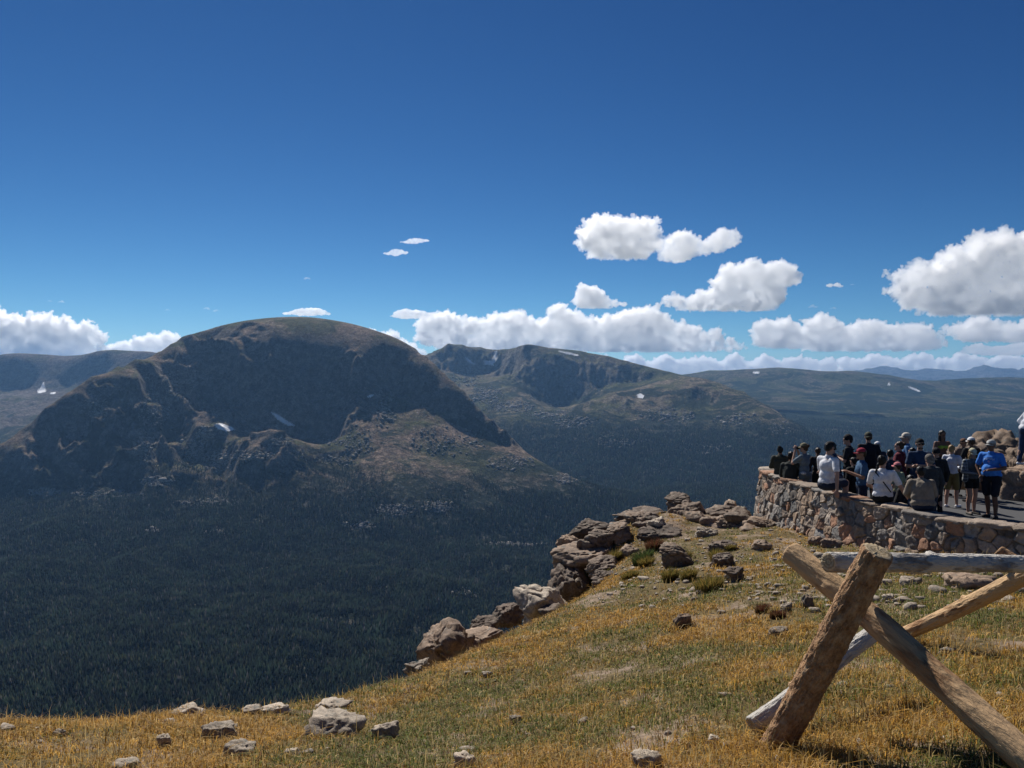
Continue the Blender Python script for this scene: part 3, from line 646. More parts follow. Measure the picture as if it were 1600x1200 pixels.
WPa = np.array(WP)
# under the paved overlook the ground sinks a little
def wall_x(y): return np.interp(y, WPa[::-1, 1], WPa[::-1, 0])
inplat = (YG > 11.2) & (YG < 21.) & (XG > wall_x(np.clip(YG, WPa[-1, 1], WPa[0, 1]))+.15)
ZG = ZG+fbm2(XG*1.3, YG*1.3, 5, 9.1)*.035+fbm2(XG*6, YG*6, 2, 5.)*.008
ZG = np.where(inplat, np.minimum(ZG, PLAT_Z-.12), ZG)
m_soil, nt, b = new_mat('knoll_soil')
g = node(nt, 'ShaderNodeNewGeometry'); v = g.outputs['Position']
n1 = tex(nt, 1.1, 6, .65, v); n2 = tex(nt, 14., 6, .75, v); n3 = tex(nt, 60., 3, .6, v)
dirt = ramp(nt, n2.outputs[0], [(.3, (.13, .09, .06)), (.5, (.28, .2, .135)), (.68, (.46, .36, .26))])
turf = ramp(nt, n2.outputs[0], [(.3, (.04, .035, .012)), (.55, (.16, .11, .035)), (.75, (.28, .2, .075))])
col = mix(nt, ramp(nt, n1.outputs[0], [(.5, (0, 0, 0)), (.58, (1, 1, 1))]), turf, dirt)
nt.links.new(mix(nt, .5, col, ramp(nt, n3.outputs[0], [(.3, (.3, .3, .3)), (.7, (1, 1, 1))]), 'MULTIPLY'), b.inputs['Base Color'])
bump(nt, b, n2.outputs[0], .8, .03)
ground = mesh_obj('ground', np.stack([XG, YG, ZG], -1).reshape(-1, 3), grid_faces(*XG.shape), m_soil, smooth=True)
tag(ground, 'grassy stony knoll sloping down to a rocky brink', kind='structure')
GB = BVHTree.FromPolygons(np.stack([XG, YG, ZG], -1)[::2, ::2].reshape(-1, 3).tolist(), grid_faces(*XG[::2, ::2].shape).tolist())
def gz(x, y):
    fx = np.clip((np.asarray(x, float)+22)/.075, 0, len(xs)-1.001); fy = np.clip((np.asarray(y, float)+6)/.075, 0, len(ys)-1.001)
    i, j = fy.astype(int), fx.astype(int); s, t = fy-i, fx-j
    return ZG[i, j]*(1-s)*(1-t)+ZG[i+1, j]*s*(1-t)+ZG[i, j+1]*(1-s)*t+ZG[i+1, j+1]*s*t
def hit(px, py):
    h = GB.ray_cast(Vector((0, 0, 0)), pix_dir(px, py)); return h[0]

# ------------------------------------------------------------------ rocks
def rock_mat(name, base, dark, lich, sc=1.):
    m, nt, b = new_mat(name); tc = node(nt, 'ShaderNodeNewGeometry'); v = tc.outputs['Position']
    n1 = tex(nt, 2.2*sc, 8, .7, v); n2 = tex(nt, 26*sc, 6, .8, v); n3 = tex(nt, 7*sc, 6, .7, v)
    c0 = ramp(nt, n1.outputs[0], [(.32, dark), (.5, base), (.7, [x*1.35 for x in base])])
    sp = ramp(nt, n2.outputs[0], [(.3, (.35, .35, .35)), (.5, (1, 1, 1)), (.75, (1.4, 1.35, 1.3))])
    c1 = mix(nt, 1., c0, sp, 'MULTIPLY')
    c2 = mix(nt, ramp(nt, n3.outputs[0], [(.57, (0, 0, 0)), (.63, (1, 1, 1))]), c1, lich)
    oi = node(nt, 'ShaderNodeObjectInfo'); br = math_(nt, 'ADD', math_(nt, 'MULTIPLY', oi.outputs['Random'], .5), .72)
    vm = node(nt, 'ShaderNodeVectorMath', operation='SCALE'); nt.links.new(c2, vm.inputs[0]); nt.links.new(br, vm.inputs[3])
    nt.links.new(vm.outputs[0], b.inputs['Base Color']); b.inputs['Roughness'].default_value = .75
    hh = math_(nt, 'ADD', n1.outputs[0], math_(nt, 'MULTIPLY', n2.outputs[0], .35)); bump(nt, b, hh, .9, .05/sc); return m
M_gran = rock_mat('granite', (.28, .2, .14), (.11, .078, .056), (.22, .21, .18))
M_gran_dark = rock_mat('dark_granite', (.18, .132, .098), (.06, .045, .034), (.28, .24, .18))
M_pale = rock_mat('pale_granite', (.42, .35, .27), (.2, .15, .11), (.22, .21, .18), 1.6)
def rock_shape(seed, sub=4, flat=.0, planes=16, rough=.06, crag=1.):
    rs = np.random.RandomState(seed); v, f = _ICO[sub]
    n = rs.normal(size=(planes, 3)); n /= np.linalg.norm(n, axis=1)[:, None]
    n = np.vstack([n, [[0, 0, 1], [0, 0, -1]]]) if flat else n
    p = rs.uniform(.55, .95, len(n)); 
    if flat: p[-2:] = (.5, .6)
    dd = v@n.T; r = np.where(dd > .05, p/np.maximum(dd, .05), 9.)
    r = -np.log(np.exp(-30*np.minimum(r, 2.)).sum(1))/30
    w = v*np.minimum(r, 1.25)[:, None]
    # strata and cracks
    q = w*np.array([1.6, 1.6, 3.2])+seed*3.7
    cr = 1-np.abs(noise3(q[:, 0]*1.1, q[:, 1]*1.1, q[:, 2])); d = fbm3(w*2.6+seed, 4, .55)*rough*1.3-np.clip(cr-.88, 0, 1)*1.5*crag*.6+fbm3(w*11+seed, 2)*rough*.28
    nr = v; w = w+nr*d[:, None]
    if sub >= 4:
        lay = noise3(np.full(len(w), seed*1.7), np.full(len(w), .5), np.floor(w[:, 2]*5.5+fbm3(w*1.5+seed, 2)*.9)*1.37)
        w[:, :2] *= (1+.16*crag*lay)[:, None]
    lo, hi = w.min(0), w.max(0); w = (w-(lo+hi)/2)/(hi-lo); return w, f
OUT = 'rocks of the outcrop at the brink'
def rock(x0, y0, x1, y1, label, mat=None, depth=.9, d=None, seed=1, roll=0., flat=True, sink=.15, name='boulder', cat='boulder', group=None, sub=None, yaw=None, rough=.06, crag=1., planes=13, pitch=0.):
    if group == OUT: e = (x1-x0)*.08; x0 -= e*.6; x1 += e; y1 += (y1-y0)*.14; planes = 9; crag = 1.6; rough = .05; depth *= 1.25; flat = True; pitch = pitch or 16.
    """a boulder whose outline fills the given picture box; it stands on the knoll unless a distance is given"""
    if d is None:
        h = hit((x0+x1)/2, y1-1); d = h.y if h is not None else 15.
    W, H = (x1-x0)/F*d, (y1-y0)/F*d
    d = d+W*depth*.35
    sub = sub or (5 if (x1-x0) > 38 else 4)
    w, f = rock_shape(seed, sub, flat, planes, rough, crag)
    rot = np.array(Matrix.Rotation(R(roll), 3, 'Y')@Matrix.Rotation(R(pitch), 3, 'X')); yw = np.array(Matrix.Rotation(R(yaw if yaw is not None else seed*47 % 360), 3, 'Z'))
    w = w@yw.T; w = (w*np.array([1.05, 1, 1]))@np.array(rot).T
    lo, hi = w.min(0), w.max(0); w = (w-(lo+hi)/2)/(hi-lo)*np.array([W, max(W, H)*depth, H*(1+sink)])
    cx, cz = ((x0+x1)/2-800)/F*d, (600-(y0+y1)/2)/F*d-H*sink*.5
    base = cz-H*(1+sink)/2
    w[:, 2] += H*(1+sink)/2
    o = mesh_obj(name, w, f, mat or M_gran, smooth=True, loc=(cx, d, base)); tag(o, label, cat, group); return o
OUT = 'rocks of the outcrop at the brink'
rk = rock
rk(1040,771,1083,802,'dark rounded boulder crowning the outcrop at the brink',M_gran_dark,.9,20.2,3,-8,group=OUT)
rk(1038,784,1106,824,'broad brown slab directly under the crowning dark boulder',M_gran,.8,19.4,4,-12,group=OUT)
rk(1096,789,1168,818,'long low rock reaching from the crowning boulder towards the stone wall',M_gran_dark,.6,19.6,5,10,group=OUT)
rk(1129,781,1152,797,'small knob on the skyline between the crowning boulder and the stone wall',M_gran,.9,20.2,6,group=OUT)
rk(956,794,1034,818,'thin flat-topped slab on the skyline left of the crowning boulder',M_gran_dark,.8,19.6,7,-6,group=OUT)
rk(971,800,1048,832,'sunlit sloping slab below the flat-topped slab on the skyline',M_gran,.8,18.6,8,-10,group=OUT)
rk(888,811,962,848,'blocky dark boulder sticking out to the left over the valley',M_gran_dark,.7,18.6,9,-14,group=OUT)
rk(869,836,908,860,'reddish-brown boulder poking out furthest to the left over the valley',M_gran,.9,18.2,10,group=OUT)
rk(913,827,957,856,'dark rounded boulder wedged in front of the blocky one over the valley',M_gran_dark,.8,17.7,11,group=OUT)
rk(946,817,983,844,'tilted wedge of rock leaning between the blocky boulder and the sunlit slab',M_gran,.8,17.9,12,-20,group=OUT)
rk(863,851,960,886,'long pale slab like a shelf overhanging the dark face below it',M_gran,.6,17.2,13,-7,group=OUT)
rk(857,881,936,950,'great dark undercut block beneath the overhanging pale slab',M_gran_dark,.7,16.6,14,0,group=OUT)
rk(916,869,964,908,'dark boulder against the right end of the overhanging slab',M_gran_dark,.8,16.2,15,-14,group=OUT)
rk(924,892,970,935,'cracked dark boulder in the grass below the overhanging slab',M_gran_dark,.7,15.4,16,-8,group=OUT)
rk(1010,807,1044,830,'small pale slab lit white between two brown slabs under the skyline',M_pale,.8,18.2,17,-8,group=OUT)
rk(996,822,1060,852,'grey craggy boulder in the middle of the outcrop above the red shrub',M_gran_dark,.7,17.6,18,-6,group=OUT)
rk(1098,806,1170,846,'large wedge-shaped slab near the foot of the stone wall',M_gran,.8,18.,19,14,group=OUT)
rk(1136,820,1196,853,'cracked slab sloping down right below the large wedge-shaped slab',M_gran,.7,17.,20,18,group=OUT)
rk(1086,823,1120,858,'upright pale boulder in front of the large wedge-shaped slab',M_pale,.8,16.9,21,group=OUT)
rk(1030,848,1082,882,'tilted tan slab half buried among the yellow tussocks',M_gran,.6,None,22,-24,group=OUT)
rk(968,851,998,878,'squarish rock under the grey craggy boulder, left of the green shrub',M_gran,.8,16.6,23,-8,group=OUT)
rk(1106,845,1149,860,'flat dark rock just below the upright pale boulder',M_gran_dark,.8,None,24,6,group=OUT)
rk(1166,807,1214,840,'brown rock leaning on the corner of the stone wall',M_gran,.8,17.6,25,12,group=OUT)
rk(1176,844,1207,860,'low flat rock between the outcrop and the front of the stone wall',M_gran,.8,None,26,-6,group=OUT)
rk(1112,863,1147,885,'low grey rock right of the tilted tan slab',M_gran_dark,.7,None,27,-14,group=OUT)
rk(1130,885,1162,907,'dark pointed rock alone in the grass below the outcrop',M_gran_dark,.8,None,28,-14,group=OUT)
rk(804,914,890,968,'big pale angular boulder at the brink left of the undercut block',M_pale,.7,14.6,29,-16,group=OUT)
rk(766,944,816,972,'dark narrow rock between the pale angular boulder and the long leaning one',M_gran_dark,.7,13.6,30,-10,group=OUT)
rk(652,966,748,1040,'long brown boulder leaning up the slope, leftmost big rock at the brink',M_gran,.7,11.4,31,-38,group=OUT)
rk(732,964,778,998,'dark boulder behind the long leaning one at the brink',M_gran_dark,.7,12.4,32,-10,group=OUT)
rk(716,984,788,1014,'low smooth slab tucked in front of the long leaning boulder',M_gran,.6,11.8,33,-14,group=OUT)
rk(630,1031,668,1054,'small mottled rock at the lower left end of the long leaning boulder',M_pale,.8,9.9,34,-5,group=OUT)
rs_ = np.random.RandomState(77)
for k, (x0, y0, w_, h_) in enumerate([(898,842,40,26),(940,838,44,22),(962,826,36,24),(1030,815,40,22),(1052,812,44,22),(1075,818,30,26),(1000,842,34,20),(930,858,40,24),(985,812,36,20),(1090,806,40,22),(1128,800,46,18),(1150,812,44,22),
    (1020,836,40,18),(1062,838,34,18),(905,866,44,22),(880,872,36,20),(1118,832,34,16),(1158,838,36,16),(948,850,36,20),(1070,800,40,20),(1004,806,34,18),(1182,826,34,20),(1084,846,26,14),(1128,850,30,14),(840,944,40,26),(700,990,44,26)]):
    d_ = float(np.interp(x0, [700, 840, 880, 960, 1060, 1190], [11.6, 14.2, 17.4, 18.4, 19., 17.2]))
    rk(x0, y0, x0+w_, y0+h_, 'smaller angular rock wedged between the named boulders of the outcrop', M_gran if k % 2 else M_gran_dark, .9, d_, 400+k, rs_.uniform(-22, 14), group='smaller rocks wedged in the outcrop', name='rock', cat='rock', sub=4)
GR = 'rocks lying in the grass'
for k, (x0, y0, x1, y1, lab) in enumerate([
    (266,1103,323,1122,'low white-flecked rock on the brow with only sky-dark forest behind, left one'),(376,1104,412,1118,'small rock on the brow right of the low white-flecked one'),(408,1101,458,1118,'flat pale rock on the brow, right one of a close pair'),
    (486,1096,550,1114,'pale flat slab just behind the largest rock in the grass'),(478,1115,572,1153,'largest pink and white rock lying in the grass'),(580,1129,624,1158,'pale rock just right of the largest one in the grass'),
    (314,1130,375,1158,'white-topped pinkish rock in the grass left of the largest one'),(246,1147,271,1170,'small jagged rock with a dark shaded side left of the white-topped one'),(350,1159,400,1186,'pale blocky rock directly below the white-topped one'),
    (82,1139,104,1152,'small pale rock near the left edge of the grass'),(174,1188,216,1206,'rock cut by the bottom edge in the left part of the grass'),(-8,1133,26,1147,'pale rock cut by the left edge on the brow'),
    (256,1124,278,1132,'little flat stone below the left rock on the brow'),(440,1171,468,1184,'little pale stone in the grass below and left of the largest rock'),(752,1049,770,1059,'tiny white stone high in the middle of the grass slope'),
    (795,1117,818,1131,'small pale stone alone in the middle of the grass'),(706,1175,744,1206,'mottled rock cut by the bottom edge near the middle'),(1105,1149,1126,1166,'small tan stone left of the foot of the log fence'),
    (986,1174,1038,1204,'long pale stone cut by the bottom edge left of the log fence'),(1050,959,1080,982,'tan rock alone in the upper grass slope'),(1198,980,1240,996,'low pale stone in the grass left of the crossed logs'),
    (1250,928,1273,952,'brown stone in the grass behind the upper end of the log fence'),(1217,942,1241,957,'small split stone left of the brown stone behind the log fence'),(1401,901,1438,918,'flat stone under the long top rail of the fence'),
    (1478,896,1556,922,'long low rock at the foot of the wall seen under the top rail'),(1280,841,1316,858,'pointed tan rock against the foot of the stone wall'),(1262,838,1290,856,'wedge of tan rock left of the pointed one at the foot of the wall'),
    (1466,1012,1494,1026,'little stone in the grass to the right of the crossed logs'),(1375,928,1400,940,'little stone seen just right of the cross of the logs')]):
    rk(x0, y0, x1, y1, lab, M_pale if k not in (19, 21, 24, 25, 26) else M_gran, .8, None, 60+k, (k*37 % 30)-15, group=GR, sub=4, name='rock', cat='rock', rough=.09, crag=1.4, sink=.3)
# loose stones nobody could count
def stones():
    rs = np.random.RandomState(4); V, Fc, n = [], [], 0; shp = [rock_shape(200+i, 2, True, 10, .08) for i in range(6)]
    for k in range(1500):
        if k < 1380: px, py = rs.uniform(930, 1600), 900-abs(rs.normal(0, 45))+rs.uniform(-10, 60)
        else: px, py = rs.uniform(0, 1600), rs.uniform(1000, 1200)
        h = hit(px, py)
        if h is None or h.y > 21 or (h.x > wall_x(np.clip(h.y, WPa[-1, 1], WPa[0, 1]))-.1 and h.y > 11.2): continue
        s = rs.gamma(1.6, .02)+.01; s = min(s, .16)*(1 if k < 1380 else .6); w, f = shp[k % 6]; a = rs.uniform(0, 6.28); c, q = math.cos(a), math.sin(a)
        w = w*np.array([s*rs.uniform(1, 1.8), s, s*rs.uniform(.4, .8)]); w = np.stack([w[:, 0]*c-w[:, 1]*q, w[:, 0]*q+w[:, 1]*c, w[:, 2]], -1)
        V.append(w+np.array([h.x, h.y, h.z+s*.12])); Fc.append(f+n); n += len(w)
    o = mesh_obj('gravel', np.vstack(V), np.vstack(Fc), M_pale, smooth=True); tag(o, 'loose stones and gravel strewn over the knoll', 'gravel', kind='stuff')
stones()

# ------------------------------------------------------------------ grass
m_grass, nt, b = new_mat('grass_blades')
at = node(nt, 'ShaderNodeAttribute', attribute_name='tint'); nt.links.new(at.outputs['Color'], b.inputs['Base Color']); b.inputs['Roughness'].default_value = .6
tl = node(nt, 'ShaderNodeBsdfTranslucent'); nt.links.new(at.outputs['Color'], tl.inputs['Color']); mx = node(nt, 'ShaderNodeMixShader'); mx.inputs[0].default_value = .42
nt.links.new(b.outputs[0], mx.inputs[1]); nt.links.new(tl.outputs[0], mx.inputs[2]); nt.links.new(mx.outputs[0], nt.nodes['Material Output'].inputs['Surface'])
GOLD, STRAW, GREEN, RUST = np.array([.64, .37, .075]), np.array([.64, .47, .2]), np.array([.17, .2, .042]), np.array([.3, .15, .07])
def blades(X, Y, Z, H, W, rs, col, bend=.5, spread=None):
    """one curved blade of grass per entry"""
    k = len(X); a = rs.uniform(0, 6.28, k); b_ = rs.uniform(.1, 1, k)*bend*H
    wx, wy = -np.sin(a)*W, np.cos(a)*W; lx, ly = np.cos(a)*b_, np.sin(a)*b_
    if spread is not None: lx += spread[0]*H; ly += spread[1]*H
    V = np.zeros((k, 5, 3), dtype=np.float32)
    V[:, 0] = np.stack([X-wx, Y-wy, Z-.01], -1); V[:, 1] = np.stack([X+wx, Y+wy, Z-.01], -1)
    V[:, 2] = np.stack([X-wx*.8+lx*.35, Y-wy*.8+ly*.35, Z+H*.6], -1); V[:, 3] = np.stack([X+wx*.8+lx*.35, Y+wy*.8+ly*.35, Z+H*.6], -1)
    V[:, 4] = np.stack([X+lx, Y+ly, Z+H*(1-.25*b_/np.maximum(H, 1e-3))], -1)
    fl = np.array([(0, 1, 3), (0, 3, 2), (2, 3, 4)]); Fc = (np.arange(k)[:, None, None]*5+fl[None]).reshape(-1, 3)
    return V.reshape(-1, 3), Fc, np.repeat(col, 5, axis=0)
def field_masks(X, Y):
    U = 800+F*X/Y
    gold = fbm2(X*.7, Y*.7, 3, 2.2)+.35*fbm2(X*3, Y*3, 2, 7.)
    bare = fbm2(X*.9+4, Y*.9, 4, 4.4)+.5*fbm2(X*4, Y*4, 3, 1.4)
    stony = sstep(8.5, 14, Y)*sstep(930, 1100, U)
    return gold, bare, stony, U
def grass():
    rs = np.random.RandomState(21); nt_ = 66000
    px = rs.uniform(-250, 1850, nt_); d = 2.6+(20.5-2.6)*rs.rand(nt_)**1.15
    x, y = (px-800)/F*d, d
    gold, bare, stony, U = field_masks(x, y)
    dens = np.clip(1-sstep(.25, .6, bare)*.8, 0, 1)*(1-.72*stony)*(1-.5*sstep(.0, .3, bare)*stony)
    keep = (rs.rand(nt_) < dens) & ~((x > wall_x(np.clip(y, WPa[-1, 1], WPa[0, 1]))-.12) & (y > 11)) & (y < 20.5)
    # keep off bare soil by the big stones and the small dirt hollow in the middle
    for (bx, by, r) in [(975, 1052, .32), (905, 1058, .2)]:
        h = hit(bx, by); keep &= ((x-h.x)**2+(y-h.y)**2 > r*r) | (rs.rand(nt_) < .12)
    x, y, gold, U, st = x[keep], y[keep], gold[keep], U[keep], stony[keep]; n = len(x); per = 12
    rad = rs.gamma(2, .018, n)+.02
    X = np.repeat(x, per)+rs.normal(0, 1, n*per)*np.repeat(rad, per); Y = np.repeat(y, per)+rs.normal(0, 1, n*per)*np.repeat(rad, per)
    Z = gz(X, Y); D = np.maximum(Y, 2.5)
    hh = np.repeat(rs.uniform(.018, .055, n)*(1+.9*(rs.rand(n) < .08))*(1+.35*np.clip(gold, -1, 1)), per)*rs.uniform(.5, 1.25, n*per)
    g = np.repeat(gold+rs.normal(0, .25, n)+.06+.25*sstep(700, 200, U)-.22*sstep(1200, 1500, U), per)+rs.normal(0, .1, n*per)
    t = sstep(-.12, .2, g)[:, None]; col = GREEN*(1-t)+GOLD*t; s_ = (rs.rand(n*per) < .17)[:, None]; col = np.where(s_, STRAW, col)
    rr = (rs.rand(n*per) < .06)[:, None]; col = np.where(rr, RUST, col); col = col*rs.uniform(.3, 1.3, (n*per, 1))
    W = .0008+.00034*D
    v, f, c = blades(X, Y, Z, hh, W, rs, col, 1.9)
    # tall seed stems
    m = 5200; px = rs.uniform(-200, 1800, m); d = 2.7+9*rs.rand(m)**1.3; X, Y = (px-800)/F*d, d; k = ~((X > wall_x(np.clip(Y, WPa[-1, 1], WPa[0, 1]))-.2) & (Y > 11)); X, Y = X[k], Y[k]; m = len(X)
    v2, f2, c2 = blades(X, Y, gz(X, Y), rs.uniform(.07, .18, m), .0006+.0002*Y, rs, STRAW*rs.uniform(.5, 1.2, (m, 1)), .7)
    # fringe on the brow
    m = 3500; U = rs.uniform(-100, 880, m); bd = np.interp(U, [-200, 0, 150, 300, 450, 540, 620, 700, 790, 880], [5.3, 5.6, 6.1, 6.6, 7.5, 8.2, 9.2, 10.5, 12.2, 15.2])+rs.normal(-.05, .3, m)
    X, Y = (U-800)/F*bd, bd; hh = rs.gamma(1.3, .018, m)+.015
    v3, f3, c3 = blades(X, Y, gz(X, Y), hh, .0012+.0004*Y, rs, (GOLD*.6+STRAW*.4)*rs.uniform(.5, 1.2, (m, 1)), .6)
    V = np.vstack([v, v2, v3]); Fc = np.vstack([f, f2+len(v), f3+len(v)+len(v2)]); Cc = np.vstack([c, c2, c3])
    o = mesh_obj('grass', V, Fc, m_grass, colors=Cc); tag(o, 'golden and green alpine grass covering the knoll', 'grass', kind='stuff')
grass()
def tussock(px, py, wpx, hpx, label, cols, seed, name='grass_tussock', cat='tussock', n=900, grp='tussocks and dwarf shrubs on the stony slope'):
    rs = np.random.RandomState(seed); h = hit(px, py); r = wpx/F*h.y/2; H = hpx/F*h.y
    a = rs.uniform(0, 6.28, n); q = np.sqrt(rs.rand(n))*.62; X = h.x+np.cos(a)*q*r; Y = h.y+np.sin(a)*q*r*.8
    Z = gz(X, Y)-.01; hh = H*rs.uniform(.55, 1.08, n)*(1-.45*q)
    c = np.array(cols)[rs.randint(0, len(cols), n)]*rs.uniform(.5, 1.25, (n, 1))
    v, f, c = blades(X, Y, Z, hh, np.full(n, .0009+.0003*h.y), rs, c, .35, (np.cos(a)*q*.75, np.sin(a)*q*.75))
    o = mesh_obj(name, v-np.array([h.x, h.y, h.z]), f, m_grass, colors=c, loc=tuple(h)); tag(o, label, cat, grp)
YT = [(.36, .25, .07), (.3, .22, .06), (.14, .15, .04)]; RT = [(.16, .05, .03), (.2, .09, .05), (.1, .08, .03)]; GT = [(.07, .1, .03), (.1, .13, .04)]
for k, a in enumerate([(1108,922,62,30,'largest golden tussock, alone below the outcrop',YT),(1076,905,34,22,'golden tussock touching the left side of the largest one',YT),(1048,908,34,26,'golden tussock in front of the tilted tan slab',YT),
    (1120,878,26,26,'golden tussock behind the largest one, beside a low grey rock',YT),(1068,880,28,26,'golden tussock growing on the tilted tan slab',YT),(1010,885,32,20,'small golden tussock left of the tilted tan slab',YT),
    (960,880,30,26,'golden tussock in the crack by the overhanging slab',YT),(985,905,36,18,'wide low yellow-green tussock under the outcrop',YT),(940,905,28,16,'low tussock between the two dark boulders',YT),(1140,860,24,12,'small tussock between low flat rocks',YT),
    (1215,965,34,16,'reddish low clump in the grass left of the log fence',RT)]): tussock(*a[:5], a[5], 300+k)
tussock(1022,862,34,26,'dark red dwarf shrub in the middle of the outcrop',RT,320,'dwarf_shrub','shrub'); tussock(1004,880,44,26,'dark green dwarf shrub below the red one',GT,321,'dwarf_shrub','shrub')
tussock(1192,957,32,18,'dull red dwarf shrub alone in the stony grass',RT,322,'dwarf_shrub','shrub')
tussock(1209,737,22,11,'faint dry bush behind the far corner of the stone wall',YT,323,'dry_bush','bush') if False else None

# ------------------------------------------------------------------ paved overlook
m_asph, nt, b = new_mat('asphalt'); n = tex(nt, 60, 5, .7, node(nt, 'ShaderNodeNewGeometry').outputs['Position'])
nt.links.new(ramp(nt, n.outputs[0], [(.3, (.05, .05, .052)), (.7, (.11, .11, .112))]), b.inputs['Base Color']); bump(nt, b, n.outputs[0], .3, .004)
bm = bmesh.new(); ring = [(x+.2, y) for x, y in WP[::-1]]+[(7.6, 20.6), (10, 21.3), (30, 22), (30, 10.6), (9.5, 10.9)]
vt = [bm.verts.new((x, y, PLAT_Z)) for x, y in ring]; fc = bm.faces.new(vt)
ext = bmesh.ops.extrude_face_region(bm, geom=[fc]); bmesh.ops.translate(bm, verts=[q for q in ext['geom'] if isinstance(q, bmesh.types.BMVert)], vec=(0, 0, -.1))
bmesh.ops.recalc_face_normals(bm, faces=bm.faces); me = bpy.data.meshes.new('pavement'); bm.to_mesh(me); bm.free(); me.materials.append(m_asph)
pav = bpy.data.objects.new('pavement', me); C.objects.link(pav); tag(pav, 'grey asphalt of the viewing platform behind the stone wall', kind='structure')

# ------------------------------------------------------------------ stone wall
m_stone, nt, b = new_mat('rubble_stone')
at = node(nt, 'ShaderNodeAttribute', attribute_name='tint'); pos = node(nt, 'ShaderNodeNewGeometry').outputs['Position']
n1 = tex(nt, 9, 7, .75, pos); n2 = tex(nt, 40, 4, .7, pos)
k = ramp(nt, n1.outputs[0], [(.28, (.45, .42, .4)), (.5, (1, 1, 1)), (.72, (1.5, 1.4, 1.3))])
nt.links.new(mix(nt, 1., at.outputs['Color'], k, 'MULTIPLY'), b.inputs['Base Color']); b.inputs['Roughness'].default_value = .8
bump(nt, b, math_(nt, 'ADD', n1.outputs[0], math_(nt, 'MULTIPLY', n2.outputs[0], .4)), .8, .03)
PAL = np.array([(.33, .26, .2), (.4, .32, .25), (.26, .245, .225), (.37, .22, .145), (.43, .24, .15), (.3, .27, .24), (.5, .42, .34), (.2, .17, .145), (.36, .26, .18)])*.92
def stone_wall():
    root = empty('stone_wall', (WP[4][0], WP[4][1], gz(WP[4][0], WP[4][1]).item()))
    path = np.array([(8.2, 20.9), (7.4, 20.7), (6.75, 20.1)]+WP+[(WP[-1][0]+1.6, WP[-1][1]-.35), (WP[-1][0]+4.5, WP[-1][1]-.5)])
    seg = np.linalg.norm(np.diff(path, axis=0), axis=1); S = np.concatenate([[0], np.cumsum(seg)]); L = S[-1]
    def at_(u):
        p = np.stack([np.interp(u, S, path[:, 0]), np.interp(u, S, path[:, 1])], -1); e = .25
        t = np.stack([np.interp(u+e, S, path[:, 0])-np.interp(u-e, S, path[:, 0]), np.interp(u+e, S, path[:, 1])-np.interp(u-e, S, path[:, 1])], -1)
        t /= np.linalg.norm(t, axis=1)[:, None]; return p, np.stack([t[:, 1], -t[:, 0]], -1)       # normal pointing out of the overlook
    rs = np.random.RandomState(9); st = .014; us = np.arange(0, L, st); vs = np.arange(0, 1.55, st)
    cells = []
    v = .0
    for row in range(8):
        hgt = rs.uniform(.16, .27); u = rs.uniform(-.3, 0)
        while u < L+.3:
            w = rs.uniform(.13, .38); cells.append((u+w/2+rs.normal(0, .02), v+hgt/2+rs.normal(0, .055), rs.uniform(.8, 1.25))); u += w
        v += hgt
    cells = np.array(cells); nc = len(cells)
    U, V_ = np.meshgrid(us, vs); q = np.stack([U.ravel(), V_.ravel()], -1)
    q = q+np.stack([fbm2(q[:, 0]*5, q[:, 1]*5, 3, 1.), fbm2(q[:, 0]*5, q[:, 1]*5, 3, 6.)], -1)*.03
    f1 = np.full(len(q), 9.); f2 = np.full(len(q), 9.); id1 = np.zeros(len(q), int)
    for i, (cu, cv, wt_) in enumerate(cells):
        m = np.abs(q[:, 0]-cu) < .7
        dd = (np.abs(q[m, 0]-cu)**2.6+np.abs((q[m, 1]-cv)*1.15)**2.6)**(1/2.6)/wt_
        a, b2 = f1[m], f2[m]; ii = id1[m]; closer = dd < a
        b2 = np.where(closer, a, np.minimum(b2, dd)); a2 = np.where(closer, dd, a); ii[closer] = i; f1[m], f2[m], id1[m] = a2, b2, ii
    e = f2-f1; bulge = rs.uniform(.02, .06, nc)[id1]; tx, ty = rs.normal(0, .16, nc)[id1], rs.normal(0, .14, nc)[id1]
    face = sstep(0, .028, e)
    disp = face*(bulge+tx*(q[:, 0]-cells[id1, 0])+ty*(q[:, 1]-cells[id1, 1]))+face*fbm2(q[:, 0]*11, q[:, 1]*11, 3, 4.)*.014
    col = PAL[rs.randint(0, len(PAL), nc)][id1]*rs.uniform(.75, 1.2, nc)[id1][:, None]
    col = np.where((e < .012)[:, None], np.array([.17, .15, .125]), col)
    p, nrm = at_(U.ravel()); out = disp+V_.ravel()*.14-.02
    Z = WALL_Z-.05-V_.ravel()
    vv = np.stack([p[:, 0]+nrm[:, 0]*out, p[:, 1]+nrm[:, 1]*out, Z], -1); ny, nx = U.shape
    # top strip and inner face close the body
    p0, n0 = at_(us); cap = np.stack([p0[:, 0]-n0[:, 0]*.42, p0[:, 1]-n0[:, 1]*.42, np.full(nx, WALL_Z-.05)], -1); inn = cap+np.array([0, 0, -.9])
    base = len(vv); vv = np.vstack([vv, cap, inn]); col = np.vstack([col, np.full((2*nx, 3), .2)])
    ff = grid_faces(ny, nx); a = np.arange(nx-1); f3 = np.stack([a, base+a, base+a+1, a+1], -1); f4 = np.stack([base+a, base+nx+a, base+nx+a+1, base+a+1], -1)
    lc = np.array(root.location)
    mesh_obj('wall_body', vv-lc, np.vstack([ff[:, ::-1], f3, f4]), m_stone, root, smooth=True, colors=col)
    # coping of flat irregular flagstones
    VV, FF, CC, n = [], [], [], 0; u = .05; iv, if_ = _ICO[4]
